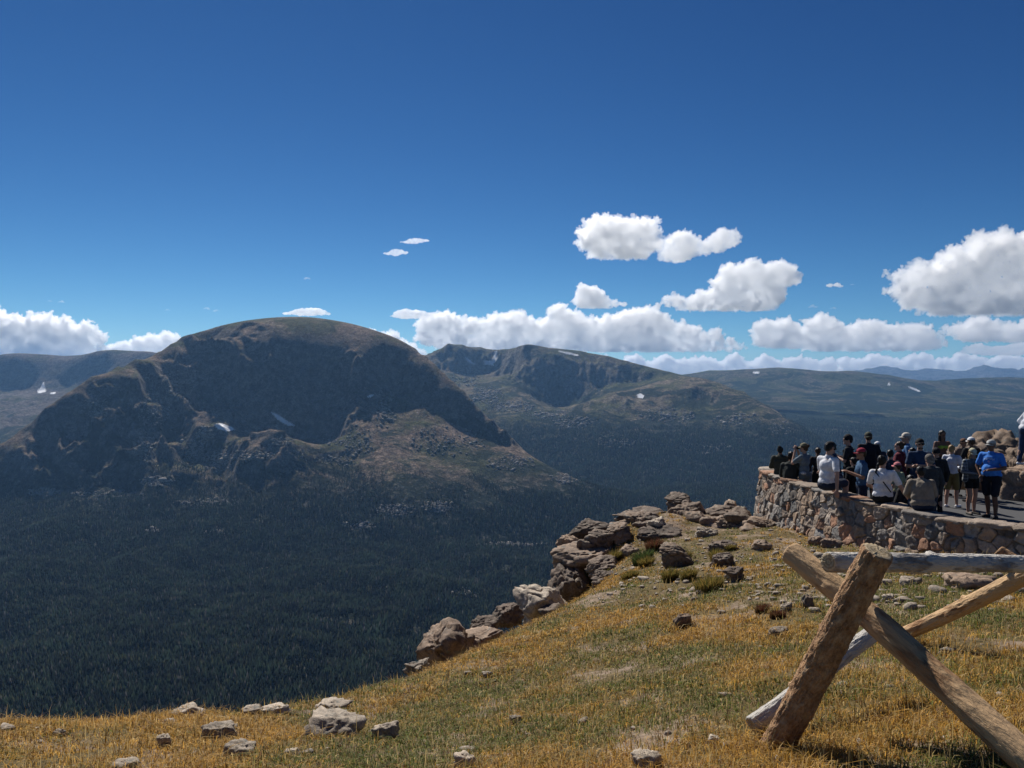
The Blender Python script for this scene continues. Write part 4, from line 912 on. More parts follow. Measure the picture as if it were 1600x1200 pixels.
    while u < L-.2:
        w = rs.uniform(.28, .72); wd = rs.uniform(.44, .54); th = rs.uniform(.06, .1)
        sh = np.sign(iv)*np.abs(iv)**.42; sh /= np.abs(sh).max(0); sh = sh*np.array([w*.49, wd*.5, th*.5])
        sh += fbm3(sh*7+u*5, 3)[:, None]*np.array([.025, .03, .012])*np.sign(sh)
        sk = rs.normal(0, .1); sh[:, 0] += sh[:, 1]*sk
        (pc,), (nc_,) = at_(np.array([u+w/2])); t = np.array([-nc_[1], nc_[0]])
        if t@(at_(np.array([u+w]))[0][0]-pc) < 0: t = -t
        wv = pc+t*sh[:, :1]+nc_*(sh[:, 1:2]-.2)
        VV.append(np.column_stack([wv, sh[:, 2]+WALL_Z-.04+rs.normal(0, .008)])); FF.append(if_+n); n += len(iv)
        CC.append(np.tile(PAL[rs.choice([0, 1, 2, 3, 4, 5, 6, 6, 1])]*rs.uniform(.7, 1.0), (len(iv), 1))); u += w*.985
    mesh_obj('coping', np.vstack(VV)-lc, np.vstack(FF), m_stone, root, smooth=True, colors=np.vstack(CC))
    tag(root, 'curved rubble-stone parapet wall topped with flat flagstones around the overlook', 'wall')
stone_wall()

# ------------------------------------------------------------------ rocks behind the overlook
RB = 'rocks behind the overlook'
rk(1496,667,1612,806,'great flat-topped boulder behind the crowd at the right',M_gran,1.3,22.5,61,-7,group=RB,sink=.1,pitch=30,planes=14,crag=1.5)
rk(1506,700,1592,752,'sunlit slab sloping towards the viewer on the face of the great boulder',M_gran,1.1,21.4,52,-6,group=RB,pitch=38,planes=9)
rk(1480,688,1545,790,'craggy brown rock at the left flank of the great boulder behind the crowd',M_gran_dark,1.,21.6,42,-24,group=RB,pitch=20,planes=9)
rk(1560,712,1650,806,'dark overhanging block under the great boulder at the right edge',M_gran_dark,.8,21.8,43,-8,group=RB)
rk(1575,698,1640,760,'tan boulder just behind the person in the white hoodie',M_gran,.8,20.4,44,6,group=RB)
rk(1562,727,1690,812,'lower rock with a flat top under the shoes of the person in the white hoodie',M_gran,.8,19.0,45,0,group=RB,sink=.1,yaw=0)

# ------------------------------------------------------------------ log fence
def bark_mat(name, c0, c1, c2, peel, peelc, sc=1., zs=.28):
    m, nt, b = new_mat(name); tc = node(nt, 'ShaderNodeTexCoord'); mp = node(nt, 'ShaderNodeMapping'); mp.inputs['Scale'].default_value = (1, 1, zs); nt.links.new(tc.outputs['Object'], mp.inputs[0]); v = mp.outputs[0]
    n1 = tex(nt, 22*sc, 8, .75, v); n2 = tex(nt, 5*sc, 5, .6, v); vo = tex(nt, 34*sc, 3, .6, v, 'Voronoi')
    c = ramp(nt, n1.outputs[0], [(.3, c0), (.5, c1), (.7, c2)])
    c = mix(nt, ramp(nt, vo.outputs[0], [(.1, (.6, .6, .6)), (.5, (0, 0, 0))]), c, [x*.4 for x in c0])
    pm = ramp(nt, n2.outputs[0], [(peel-.02, (1, 1, 1)), (peel+.02, (0, 0, 0))])
    c = mix(nt, pm, c, mix(nt, n1.outputs[0], [x*.75 for x in peelc], peelc))
    nt.links.new(c, b.inputs['Base Color']); b.inputs['Roughness'].default_value = .8
    hh = math_(nt, 'ADD', n1.outputs[0], math_(nt, 'MULTIPLY', vo.outputs[0], .6)); bump(nt, b, hh, 1., .012); return m
M_bark = bark_mat('flaky_brown_bark', (.12, .058, .028), (.38, .22, .115), (.6, .42, .25), .33, (.6, .38, .19), 1.3, .6)
M_half = bark_mat('half_peeled_log', (.1, .05, .026), (.33, .18, .085), (.5, .3, .15), .5, (.62, .41, .22), .8)
M_bare = bark_mat('bleached_bare_log', (.12, .1, .085), (.3, .27, .24), (.5, .47, .43), .5, (.62, .58, .52), 1.2)
m_cut, nt, b = new_mat('sawn_wood'); tc = node(nt, 'ShaderNodeTexCoord'); w = node(nt, 'ShaderNodeTexWave', wave_type='RINGS', rings_direction='Z'); w.inputs['Scale'].default_value = 22; w.inputs['Distortion'].default_value = 2.; w.inputs['Detail'].default_value = 3
nt.links.new(tc.outputs['Object'], w.inputs[0]); nt.links.new(ramp(nt, w.outputs[0], [(.1, (.33, .25, .15)), (.8, (.5, .4, .26))]), b.inputs['Base Color'])
def log(name, p0, p1, r0, r1, mat, parent, seed, rough=1., label=None, bend=.0):
    p0, p1 = Vector(p0), Vector(p1); L = (p1-p0).length; nz, na = int(L/.012)+2, 72
    t = np.linspace(0, 1, nz); a = np.arange(na)/na*2*math.pi; T, A = np.meshgrid(t, a, indexing='ij')
    rr = r0+(r1-r0)*T; q = np.stack([np.cos(A).ravel()*1.2, np.sin(A).ravel()*1.2, (T*L*3).ravel()], -1)+seed*7.3
    nn = fbm3(q, 4, .5).reshape(T.shape); n2 = fbm3(q*np.array([7, 7, 5]), 3, .6).reshape(T.shape)
    rr = rr*(1+.06*nn)+.0045*rough*np.sign(n2)*np.abs(n2)**.7
    rk_ = np.random.RandomState(seed+50)
    for _ in range(int(L*4)+2):
        t0, a0 = rk_.uniform(.05, .95), rk_.uniform(0, 6.28); da = (A-a0+math.pi) % (2*math.pi)-math.pi
        rr = rr+rk_.uniform(.006, .02)*np.exp(-((T-t0)*L/rk_.uniform(.014, .03))**2-(da*r0/.018)**2)
    cx = bend*np.sin(T*math.pi)+.018*np.sin(T*5+seed); cy_ = .01*np.sin(T*4+seed*2)
    v = np.stack([np.cos(A)*rr+cx, np.sin(A)*rr+cy_, T*L], -1).reshape(-1, 3)
    i = np.arange(nz*na).reshape(nz, na); f = np.stack([i[:-1], np.roll(i[:-1], -1, 1), np.roll(i[1:], -1, 1), i[1:]], -1).reshape(-1, 4).tolist()
    # cut ends with a slightly bevelled rim
    for e, row in ((0, i[0]), (1, i[-1])):
        b0 = len(v); rim = v[row]*np.array([.9, .9, 1]); rim[:, 2] += -.006 if e == 0 else .006; c0 = rim.mean(0); rings = [rim]+[c0+(rim-c0)*k+np.random.RandomState(seed+int(k*9)).normal(0, .0015, rim.shape)*[0, 0, 1] for k in (.66, .33)]
        v = np.vstack([v]+rings+[c0[None]])
        prev = list(row)
        for g in range(3):
            cur = list(range(b0+g*na, b0+(g+1)*na))
            for k in range(na):
                qd = [prev[k], prev[(k+1) % na], cur[(k+1) % na], cur[k]]; f.append(qd if e == 1 else qd[::-1])
            prev = cur
        for k in range(na): tr = [prev[k], prev[(k+1) % na], b0+3*na]; f.append(tr if e == 1 else tr[::-1])
    o = mesh_obj(name, v, f, mat, parent, smooth=True); o.data.materials.append(m_cut)
    nb = (nz-1)*na; mi = np.zeros(len(f), dtype=np.int32); mi[nb:] = 1; ncap = na*4; mi[nb:nb+na] = 0; mi[nb+ncap:nb+ncap+na] = 0; o.data.polygons.foreach_set('material_index', mi)
    qn = (p1-p0).to_track_quat('Z', 'Y'); o.rotation_mode = 'QUATERNION'; o.rotation_quaternion = qn; o.location = p0-(Vector(parent.location) if parent else Vector()); 
    if label: o['label'] = label
    return o
base = P(1205, 1172, 3.5)
fence = empty('log_fence', base); tag(fence, 'rustic buck-and-rail fence of crossed logs in the near right corner', 'fence')
log('leg', P(1203, 1185, 3.52), P(1371, 862, 3.08), .068, .062, M_bark, fence, 1, 1.5, 'thick leg still in flaky brown bark')
log('leg', P(1640, 1208, 2.72), P(1238, 866, 3.82), .061, .058, M_half, fence, 2, .5, 'half-peeled leg running down to the right')
log('rail', P(1296, 878, 3.42), P(1700, 885, 4.6), .045, .05, M_bare, fence, 3, .7, 'bleached top rail with scraps of bark')
log('rail', P(1174, 1133, 3.72), P(1372, 985, 4.05), .042, .043, M_bare, fence, 4, .7, 'white lower rail rising behind the crossed legs')
f2 = empty('log_fence', P(1390, 992, 5.6)); tag(f2, 'next pair of crossed fence logs beyond the near one, cut by the right edge', 'fence')
log('leg', P(1382, 1003, 5.75), P(1660, 874, 4.35), .046, .054, M_half, f2, 5, .5)
log('leg', P(1560, 862, 4.75), P(1760, 1010, 4.3), .05, .055, M_bark, f2, 6, .8)
# ------------------------------------------------------------------ people
def cloth(name, c, var=.25, rough=.85):
    m, nt, b = new_mat(name); n = tex(nt, 9, 4, .6, node(nt, 'ShaderNodeTexCoord').outputs['Object'])
    nt.links.new(ramp(nt, n.outputs[0], [(.3, [x*(1-var) for x in c]), (.7, [x*(1+var) for x in c])]), b.inputs['Base Color']); b.inputs['Roughness'].default_value = rough
    bump(nt, b, n.outputs[0], .5, .02); return m
def plaid(name, a, c, d, sc=11.):
    m, nt, b = new_mat(name); tc = node(nt, 'ShaderNodeTexCoord'); s = node(nt, 'ShaderNodeSeparateXYZ'); nt.links.new(tc.outputs['Object'], s.inputs[0])
    def band(o, k, th):
        f = math_(nt, 'FRACT', math_(nt, 'MULTIPLY', o, k)); return math_(nt, 'GREATER_THAN', f, th)
    h = math_(nt, 'ADD', s.outputs[0], s.outputs[1])
    f1 = math_(nt, 'MULTIPLY', math_(nt, 'ADD', band(h, sc, .5), band(s.outputs[2], sc, .5)), .5)
    c1 = mix(nt, f1, a, c); f2_ = math_(nt, 'MAXIMUM', band(h, sc, .9), band(s.outputs[2], sc, .9)); nt.links.new(mix(nt, math_(nt, 'MULTIPLY', f2_, .7), c1, d), b.inputs['Base Color']); return m
SK = {'light': cloth('fair_skin', (.42, .25, .18), .08, .55), 'tan': cloth('tanned_skin', (.28, .155, .1), .08, .55), 'brown': cloth('brown_skin', (.17, .09, .058), .08, .55)}
_cl = {}
def CL(c, nm='fabric'):
    key = tuple(c)+(nm,)
    if key not in _cl: _cl[key] = cloth(nm, c)
    return _cl[key]
BLACK, NAVY, WHITE = (.012, .012, .014), (.02, .028, .05), (.72, .72, .74)
HAIR = {'black': cloth('black_hair', (.012, .01, .009), .4, .5), 'brown': cloth('brown_hair', (.05, .028, .015), .4, .5), 'blond': cloth('blond_hair', (.34, .22, .1), .35, .5), 'grey': cloth('grey_hair', (.2, .19, .18), .3, .6)}
M_eye = CL((.01, .008, .007), 'eye')
I1 = _ICO[2]
def ell(c, r, rot=None):
    v = I1[0]*np.array(r)
    if rot is not None: v = v@np.array(Matrix.Rotation(rot, 3, 'X')).T
    return v+np.array(c), I1[1]
def cap_(p, q, a, b_):
    """closed tapered limb from p to q"""
    p, q = np.array(p, float), np.array(q, float); ax = q-p; L = np.linalg.norm(ax); ax = ax/max(L, 1e-6)
    up = np.array([0, 0, 1.]) if abs(ax[2]) < .9 else np.array([1., 0, 0]); x = np.cross(ax, up); x /= np.linalg.norm(x); y = np.cross(ax, x)
    rings, n = [], 14; th = np.arange(n)/n*2*math.pi
    for s in (-80, -50, -20, 0): rings.append((p+ax*a*math.sin(R(s)), a*math.cos(R(s))))
    for s in (0, 20, 50, 80): rings.append((q+ax*b_*math.sin(R(s)), b_*math.cos(R(s))))
    v = np.vstack([c+r*(np.cos(th)[:, None]*x+np.sin(th)[:, None]*y) for c, r in rings]+[(p-ax*a)[None], (q+ax*b_)[None]])
    f = []
    for i in range(len(rings)-1):
        for k in range(n): k2 = (k+1) % n; f += [(i*n+k, i*n+k2, (i+1)*n+k2), (i*n+k, (i+1)*n+k2, (i+1)*n+k)]
    e0, e1, l = len(v)-2, len(v)-1, (len(rings)-1)*n
    for k in range(n): k2 = (k+1) % n; f += [(e0, k2, k), (e1, l+k, l+k2)]
    return v, np.array(f)
def fuse(name, prims, voxel, mat, parent, s, noise=0., nsc=9., seed=0, smooth_it=2):
    V, Fc, n = [], [], 0
    for v, f in prims: V.append(v); Fc.append(f+n); n += len(v)
    vv, nn, ff = remeshed(np.vstack(V), np.vstack(Fc), voxel)
    # relax the voxel steps
    for _ in range(smooth_it):
        acc = np.zeros_like(vv); cnt = np.zeros(len(vv))
        for a, b_ in ((0, 1), (1, 2), (2, 3), (3, 0)):
            np.add.at(acc, ff[:, a], vv[ff[:, b_]]); np.add.at(acc, ff[:, b_], vv[ff[:, a]]); np.add.at(cnt, ff[:, a], 1); np.add.at(cnt, ff[:, b_], 1)
        vv = vv*.45+.55*acc/cnt[:, None]
    if noise: 
        w = fbm3(vv*np.array([nsc, nsc, nsc*.5])+seed*3.1, 3, .5); vv = vv+nn*(w*noise)[:, None]
    return mesh_obj(name, vv*s, ff, mat, parent, smooth=True)
def person(px, top, d, label, facing=0, pose='stand', floor=PLAT_Z, arms='down', skin='light', hair=('black', 'short'), shirt=(BLACK, 'tee'), legs=(BLACK, 'trousers'), shoes=(BLACK,),
           hat=None, lean=0., wide=1., over=None, head_turn=0, nod=0, seed=0, extra=None, seat_h=None, cat='person', grp='visitors crowded on the overlook'):
    sw = 1+(wide-1)*.35; x = (px-800)/F*d; ztop = (600-top)/F*d; J = {}
    if pose == 'stand': s = (ztop-floor)/1.77; root_z = floor
    else: s = (ztop-WALL_Z)/.93 if seat_h is None else (ztop-seat_h)/.93; s = min(s, 1.06); root_z = ztop-(.93)*s
    # body frame: x right, y forward, z up, measured for a 1.75 m adult
    if pose == 'stand': pel = np.array([0, 0, .95]); zb = .0
    else: pel = np.array([0, 0, .11])
    def T(a, up):     # torso point leaning forward
        l = R(lean); return pel+np.array([a, math.sin(l)*up, math.cos(l)*up])
    chest, sh, nk = T(0, .36), .47, T(0, .55)
    hd = T(0, .55)+np.array([0, .02+.06*math.sin(R(lean+nod)), .135]); 
    J['sl'], J['sr'] = T(-.172*sw, sh), T(.172*sw, sh)
    A = {'down': [(.25, -.03, .2), (.26, .07, -.05)], 'camera': [(.22, .2, .3), (.06, .22, .62)], 'front': [(.26, .04, .2), (.07, .25, .16)], 'folded': [(.25, .06, .2), (-.08, .2, .24)],
         'hold': [(.25, .05, .2), (.05, .3, .3)], 'pocket': [(.29, -.05, .2), (.2, .06, .0)], 'lap': [(.24, .12, .2), (.1, .36, .08)], 'prop': [(.28, -.08, .22), (.33, -.14, -.06)], 'reach': [(.26, .2, .25), (.2, .46, .2)]}
    al, ar = (arms, arms) if isinstance(arms, str) else arms
    for side, sg, nm in (('l', -1, al), ('r', 1, ar)):
        e, w = A[nm]; J['e'+side] = pel+np.array([sg*e[0]*sw, e[1]+math.sin(R(lean))*.3, e[2]]); J['w'+side] = pel+np.array([sg*w[0], w[1]+math.sin(R(lean))*.3, w[2]])
    if over: 
        for k, v in over.items(): J[k] = pel+np.array(v)
    for side, sg in (('l', -1), ('r', 1)):
        J['h'+side] = pel+np.array([sg*.09*wide, 0, -.02])
        if pose == 'stand':
            st = .05*math.sin(seed*2.3)*sg; J['k'+side] = np.array([sg*.1, .03+st, .5]); J['a'+side] = np.array([sg*.11, st*1.6-.02, .09])
        else:
            J['k'+side] = pel+np.array([sg*.12, .42, .02]); J['a'+side] = pel+np.array([sg*.12, .4, -.4])
        J['t'+side] = J['a'+side]+np.array([sg*.025, .15, -.05])
    root = None
    # skin: one continuous body
    pr = [ell(T(0, .02), (.155*wide, .11, .13)), ell(T(0, .18), (.13*wide, .095, .14)), ell(T(0, .36), (.158*sw, .108, .16)), cap_(T(-.12*sw, .465), T(.12*sw, .465), .055, .055), cap_(T(0, .46), hd+np.array([0, -.015, -.05]), .058, .05)]
    rz = Matrix.Rotation(R(-head_turn), 3, 'Z')@Matrix.Rotation(R(-nod), 3, 'X')
    def HD(p): return np.array(rz@Vector(p))+hd
    def hell(c, r): v, f = ell((0, 0, 0), r); v = v+np.array(c); return (np.array([rz@Vector(q) for q in v])+hd, f)
    pr += [hell((0, -.008, .025), (.076, .095, .098)), hell((0, .028, -.055), (.052, .058, .055)), hell((0, .075, -.088), (.022, .02, .018)), hell((0, .095, -.01), (.013, .018, .024)), hell((0, .084, .03), (.05, .015, .012)),
           hell((0, .083, -.052), (.022, .014, .009)), hell((-.079, -.01, 0), (.01, .02, .03)), hell((.079, -.01, 0), (.01, .02, .03))]
    for sd, sg in (('l', -1), ('r', 1)):
        pr += [cap_(J['s'+sd], J['e'+sd], .052, .042), cap_(J['e'+sd], J['w'+sd], .042, .027)]
        # palm, four fingers curling inward and a thumb leaving the side of the palm
        fd = J['w'+sd]-J['e'+sd]; fd /= np.linalg.norm(fd); dn = np.array([0, .35, -.94]) if abs(fd[2]) < .8 else np.array([-sg*.6, .7, 0.]); w0 = J['w'+sd]
        lat = np.cross(fd, dn); lat /= np.linalg.norm(lat); cu = np.cross(lat, fd); pc = w0+fd*.075
        pr += [cap_(w0, w0+fd*.03, .027, .028), cap_(pc-lat*.02-fd*.02, pc+lat*.02-fd*.02, .019, .019), cap_(pc-lat*.028, pc+lat*.028, .014, .014)]
        for q, ln in ((-.031, .062), (-.0105, .073), (.0105, .078), (.031, .068)):
            b0 = pc+lat*q+fd*.006; m1 = b0+fd*ln*.5+cu*ln*.12; m2 = m1+fd*ln*.3+cu*ln*.38; pr += [cap_(b0, m1, .0092, .0088), cap_(m1, m2, .0088, .0078)]
        t0 = w0+fd*.03+lat*(-.028 if sg > 0 else .028)*1.; tdir = lat*(-1 if sg > 0 else 1); t1 = t0+tdir*.024+fd*.03+cu*.012; pr += [cap_(t0, t1, .0125, .011), cap_(t1, t1+fd*.026+cu*.014+tdir*.004, .0105, .0085)]
        pr += [cap_(J['h'+sd], J['k'+sd], .082*(1 if wide < 1.15 else 1.1), .056), cap_(J['k'+sd], (J['k'+sd]+J['a'+sd])/2+np.array([0, -.02, .03]), .055, .056), cap_((J['k'+sd]+J['a'+sd])/2+np.array([0, -.02, .03]), J['a'+sd], .054, .036), cap_(J['a'+sd]+np.array([0, -.03, -.045]), J['t'+sd], .034, .027)]
    loc = (x, d, root_z)
    root = fuse('person', pr, .0085, SK[skin], None, s, smooth_it=1)
    root.location = loc; root.rotation_euler.z = R(-facing); tag(root, label, cat, grp)
    kid = lambda nm, prims, m, vx=.014, no=.006, nsc=9.: fuse(nm, prims, vx, m, root, s, no, nsc, seed+len(nm))
    # eyes
    for sg in (-1, 1):
        v, f = hell((sg*.031, .085, .006), (.013, .009, .007)); mesh_obj('eye', v*s, f, M_eye, root, smooth=True)
    # top
    sc_, kind = shirt[0], shirt[1]; sm = shirt[2] if len(shirt) > 2 else CL(sc_, 'shirt_cloth'); ex = .016 if kind in ('tee', 'long', 'tank', 'bikini') else .035
    if kind == 'bikini':
        kid('crop_top', [ell(T(0, .37), (.16*wide, .12, .065)), ell(T(-.065, .36)+np.array([0, .075, 0]), (.06, .045, .055)), ell(T(.065, .36)+np.array([0, .075, 0]), (.06, .045, .055))], sm, .012, .002)
    else:
        tp = [ell(T(0, .04), ((.16+ex)*wide, .115+ex, .12)), ell(T(0, .16), ((.148+ex)*wide, .108+ex, .15)), ell(T(0, .35), ((.158+ex)*sw, .115+ex, .165)), cap_(T(-.122*sw, .462), T(.122*sw, .462), .06+ex*.7, .06+ex*.7), cap_(T(0, .44), T(0, .52), .075, .062+ex*.5)]
        if wide > 1.12: tp.append(ell(T(0, .14)+np.array([0, .06, 0]), (.17, .13, .16)))
        if kind == 'jacket': tp.append(ell(T(0, .23), (.185*(.4+.6*wide), .15, .3)))
        for sd in 'lr':
            a, e, w = J['s'+sd], J['e'+sd], J['w'+sd]
            if kind == 'tank': continue
            if kind == 'tee': tp.append(cap_(a, a+(e-a)*.72, .06+ex*.5, .056+ex*.4))
            else: tp += [cap_(a, e, .06+ex*.6, .052+ex*.5), cap_(e, e+(w-e)*.93, .05+ex*.5, .036+ex*.4)]
        if kind in ('hoodie', 'jacket'): tp += [cap_(T(-.07, .49)+np.array([0, -.07, .0]), T(.07, .49)+np.array([0, -.07, .0]), .048, .048), cap_(T(-.06, .53)+np.array([0, -.04, 0]), T(.06, .53)+np.array([0, -.04, 0]), .04, .04)]
        o = kid({'tee': 't_shirt', 'long': 'shirt', 'tank': 'tank_top', 'hoodie': 'hoodie', 'jacket': 'jacket'}[kind], tp, sm, .0135, .008 if kind in ('hoodie', 'jacket', 'long') else .008, 6.5)
    # bottom
    lc, lk = legs[0], legs[1]; lm = CL(lc, 'trouser_cloth')
    lp = [ell(T(0, -.01), (.168*wide, .128, .12)), ell(T(0, .06), (.155*wide, .12, .08))]
    for sd in 'lr':
        h, k, a = J['h'+sd], J['k'+sd], J['a'+sd]
        if lk == 'shorts': lp.append(cap_(h, h+(k-h)*.86, .098, .088))
        elif lk == 'skirt': lp.append(cap_(h, h+(k-h)*.62, .11, .115))
        elif lk == 'short': lp.append(cap_(h, h+(k-h)*.4, .098, .1))
        else: lp += [cap_(h, k, .096, .075), cap_(k, a+np.array([0, 0, .03]), .073, .06)]
    kid({'trousers': 'trousers', 'skirt': 'skirt'}.get(lk, 'shorts'), lp, lm, .014, .007)
    sh_c = shoes[0]
    for sd in 'lr':
        a, t = J['a'+sd], J['t'+sd]; dirn = t-a
        v, f = (lambda P_: (np.vstack([p[0] for p in P_]), P_[0][1]))([cap_(a+np.array([0, -.035, -.052]), a+np.array([dirn[0]*1.1, .17, -.062]), .04, .036)])
        v = v.copy(); v[:, 2] = np.maximum(v[:, 2], a[2]-.09); mesh_obj('shoe', v*s, f, CL(sh_c, 'shoe_leather'), root, smooth=True)
        if lk != 'trousers' or pose != 'stand': pass
    # hair
    hc, hk = hair; hm = HAIR[hc]
    if hk != 'none':
        hp = [hell((0, -.022, .042), (.087, .098, .095)), hell((0, -.06, -.005), (.074, .05, .07))]
        if hk == 'long': hp += [hell((-.062, -.03, -.09), (.03, .05, .14)), hell((.062, -.03, -.09), (.03, .05, .14)), hell((0, -.075, -.12), (.075, .035, .16))]
        if hk == 'front': hp += [hell((-.07, .015, -.13), (.028, .035, .19)), hell((.07, .015, -.13), (.028, .035, .19)), hell((0, -.07, -.08), (.07, .035, .12))]
        if hk == 'bun': hp += [hell((0, -.115, .07), (.045, .045, .042))]
        if hk == 'topbun': hp += [hell((-.02, -.08, .115), (.05, .045, .04))]
        if hk == 'pony': hp += [hell((0, -.125, -.0), (.028, .035, .03)), hell((0, -.145, -.09), (.026, .026, .11))]
        if hk == 'braid': hp += [hell((-.04-.012*k, -.1-.006*k, -.06-.052*k), (.03-.002*k, .028, .036)) for k in range(7)]
        kid('hair', hp, hm, .0105, .009, 24.)
    if hat:
        hcol, hkind = hat[0], hat[1]; hatm = CL(hcol, 'cap_cloth')
        v, f = hell((0, -.008, .058), (.09, .106, .088)); loc_v = (np.array([rz.transposed()@Vector(q) for q in (v-hd)])); 
        if hkind == 'beanie':
            o = kid('beanie', [hell((0, -.012, .055), (.092, .108, .1)), hell((0, -.015, .02), (.094, .11, .035))], hatm, .0105, .004, 26.)
        else:
            keep = [t for t in f if (loc_v[list(t), 2] > .035).all()]; crown = mesh_obj('cap', v*s, [list(map(int, t)) for t in keep], hatm, root, smooth=True)
            # brim: a curved thin plate
            bv, bf = [], []; nb_ = 11; back_ = -1 if hkind == 'backward' else 1; flatb = .0 if hkind == 'flat' else .022
            for lay in (0, -.005):
                for r0 in (0, 1):
                    for k in range(nb_):
                        a = R(-68+136*k/(nb_-1)); xx = math.sin(a)*.088*(1 if r0 == 0 else 1.0); yy = math.cos(a)*.098 if r0 == 0 else math.cos(a)*.098+.072*math.cos(a*.85)
                        bv.append(HD((xx, back_*yy-.008, .04+lay-(flatb*abs(math.sin(a))**2+(.012 if r0 else 0)))))
            g = lambda lay, r0, k: lay*2*nb_+r0*nb_+k
            for k in range(nb_-1): bf += [[g(0, 0, k), g(0, 0, k+1), g(0, 1, k+1), g(0, 1, k)], [g(1, 0, k), g(1, 1, k), g(1, 1, k+1), g(1, 0, k+1)], [g(0, 1, k), g(0, 1, k+1), g(1, 1, k+1), g(1, 1, k)]]
            mesh_obj('brim', np.array(bv)*s, bf, hatm, crown, smooth=True)
    if extra: extra(root, T, HD, J, s, kid, hell)
    return root
def place_bag(root, T, s, col, label, size=(.14, .085, .21)):
    lo = fuse('backpack', [ell(T(0, .28)+np.array([0, -.2, 0]), size), ell(T(0, .2)+np.array([0, -.24, 0]), (size[0]*.8, .06, .12)), cap_(T(-.1, .47)+np.array([0, -.12, 0]), T(-.11, .47)+np.array([0, .08, -.02]), .016, .016), cap_(T(.1, .47)+np.array([0, -.12, 0]), T(.11, .47)+np.array([0, .08, -.02]), .016, .016),
        cap_(T(-.11, .46)+np.array([0, .1, 0]), T(-.14, .22)+np.array([0, .1, 0]), .014, .014), cap_(T(.11, .46)+np.array([0, .1, 0]), T(.14, .22)+np.array([0, .1, 0]), .014, .014)], .012, CL(col, 'bag_nylon'), None, s, .003)
    lo.location = root.location; lo.rotation_euler = root.rotation_euler; tag(lo, label, 'backpack'); return lo
def held(root, name, label, cat, prims, s, col, vx=.008):
    o = fuse(name, prims, vx, CL(col, name+'_shell'), None, s, 0); o.location = root.location; o.rotation_euler = root.rotation_euler; tag(o, label, cat); return o
def boxp(c, h):
    v = np.array([(x, y, z) for x in (-1, 1) for y in (-1, 1) for z in (-1, 1)], float)*np.array(h)+np.array(c)
    return v, np.array([(0, 1, 3), (0, 3, 2), (4, 6, 7), (4, 7, 5), (0, 4, 5), (0, 5, 1), (2, 3, 7), (2, 7, 6), (0, 2, 6), (0, 6, 4), (1, 5, 7), (1, 7, 3)])

person(1219,697,18.6,'person with pinned-up black hair in an olive jacket at the far end of the crowd',20,hair=('black','topbun'),shirt=((.05,.052,.04),'jacket'),legs=(NAVY,'trousers'),skin='tan',arms='front',seed=1)
person(1234,705,17.7,'person in a dark green-black jacket sitting low at the far end of the wall',35,'sit',hair=('black','short'),shirt=((.025,.03,.028),'jacket'),skin='tan',lean=12,arms='lap',seed=2,seat_h=-2.5)
def ex3(root, T, HD, J, s, kid, hell):
    held(root, 'camera', 'small black camera held up to the eye of the person in the olive cap', 'camera', [boxp(HD((0, .15, .0)), (.055, .025, .036)), cap_(HD((0, .16, 0)), HD((0, .2, 0)), .027, .025)], s, BLACK)
    kid('waist_bag', [ell(T(-.03, .05)+np.array([-.12, -.06, .02]), (.08, .06, .05)), cap_(T(-.17, .07), T(.17, .07)+np.array([0, -.1, 0]), .02, .02)], CL((.5, .5, .48), 'belt_canvas'), .012, 0)
person(1257,692,17.6,'person in an olive cap and grey-teal shirt holding a camera to the face',-40,hair=('brown','bun'),hat=((.15,.14,.09),'cap'),shirt=((.13,.17,.2),'tee'),legs=((.13,.14,.125),'trousers'),arms='camera',extra=ex3,seed=3)
person(1278,699,18.8,'dark-haired person mostly hidden between the olive cap and the white t-shirt',10,hair=('brown','short'),skin='tan',shirt=((.03,.025,.025),'long'),seed=4)
person(1291,690,15.2,'man in a white t-shirt and black cap sitting on the wall, arm propped down',62,'sit',hair=('black','short'),hat=(BLACK,'cap'),shirt=(WHITE,'tee'),legs=(NAVY,'shorts'),arms=('lap','prop'),skin='light',lean=6,nod=14,seed=5)
person(1308,690,16.4,'man in a black cap and navy plaid shirt facing the man in the white t-shirt',-65,hair=('black','short'),hat=(BLACK,'flat'),shirt=(NAVY,'tee',plaid('navy_plaid',(.015,.02,.045),(.05,.06,.1),(.18,.2,.26))),legs=((.07,.1,.1),'shorts'),arms='front',skin='light',lean=8,nod=16,seed=6)
def ex7(root, T, HD, J, s, kid, hell):
    place_bag(root, T, s, (.02,.022,.03), 'dark backpack with pale straps on the tall man in the black beanie')
    held(root, 'camera', 'black camera with a lens in the hands of the tall man in the black beanie', 'camera', [boxp(T(0,.24)+np.array([0,.33,0]),(.065,.035,.045)), cap_(T(0,.24)+np.array([0,.36,0]),T(0,.24)+np.array([0,.45,0]),.036,.034)], s, BLACK)
person(1326,679,18.2,'tall man in a black beanie and dark t-shirt holding a camera at his chest',-55,hair=('black','short'),hat=(BLACK,'beanie'),shirt=((.018,.02,.024),'tee'),legs=(BLACK,'trousers'),arms='hold',skin='light',head_turn=-20,extra=ex7,seed=7)
person(1347,700,15.6,'person in a crimson cap and blue t-shirt facing left with arms reaching forward',-80,hair=('brown','short'),hat=((.28,.02,.045),'cap'),shirt=((.05,.11,.2),'tee'),legs=(NAVY,'trousers'),arms='hold',skin='tan',seed=8)
person(1357,675,18.8,'tall broad man in a dark olive cap and near-black t-shirt behind the crimson cap',12,hair=('brown','short'),hat=((.06,.065,.045),'backward'),shirt=((.014,.016,.024),'tee'),legs=(BLACK,'trousers'),wide=1.22,seed=9)
person(1371,690,19.6,'person hidden but for a white cap behind the tall broad man',30,hair=('grey','short'),hat=(WHITE,'cap'),shirt=(NAVY,'tee'),seed=10)
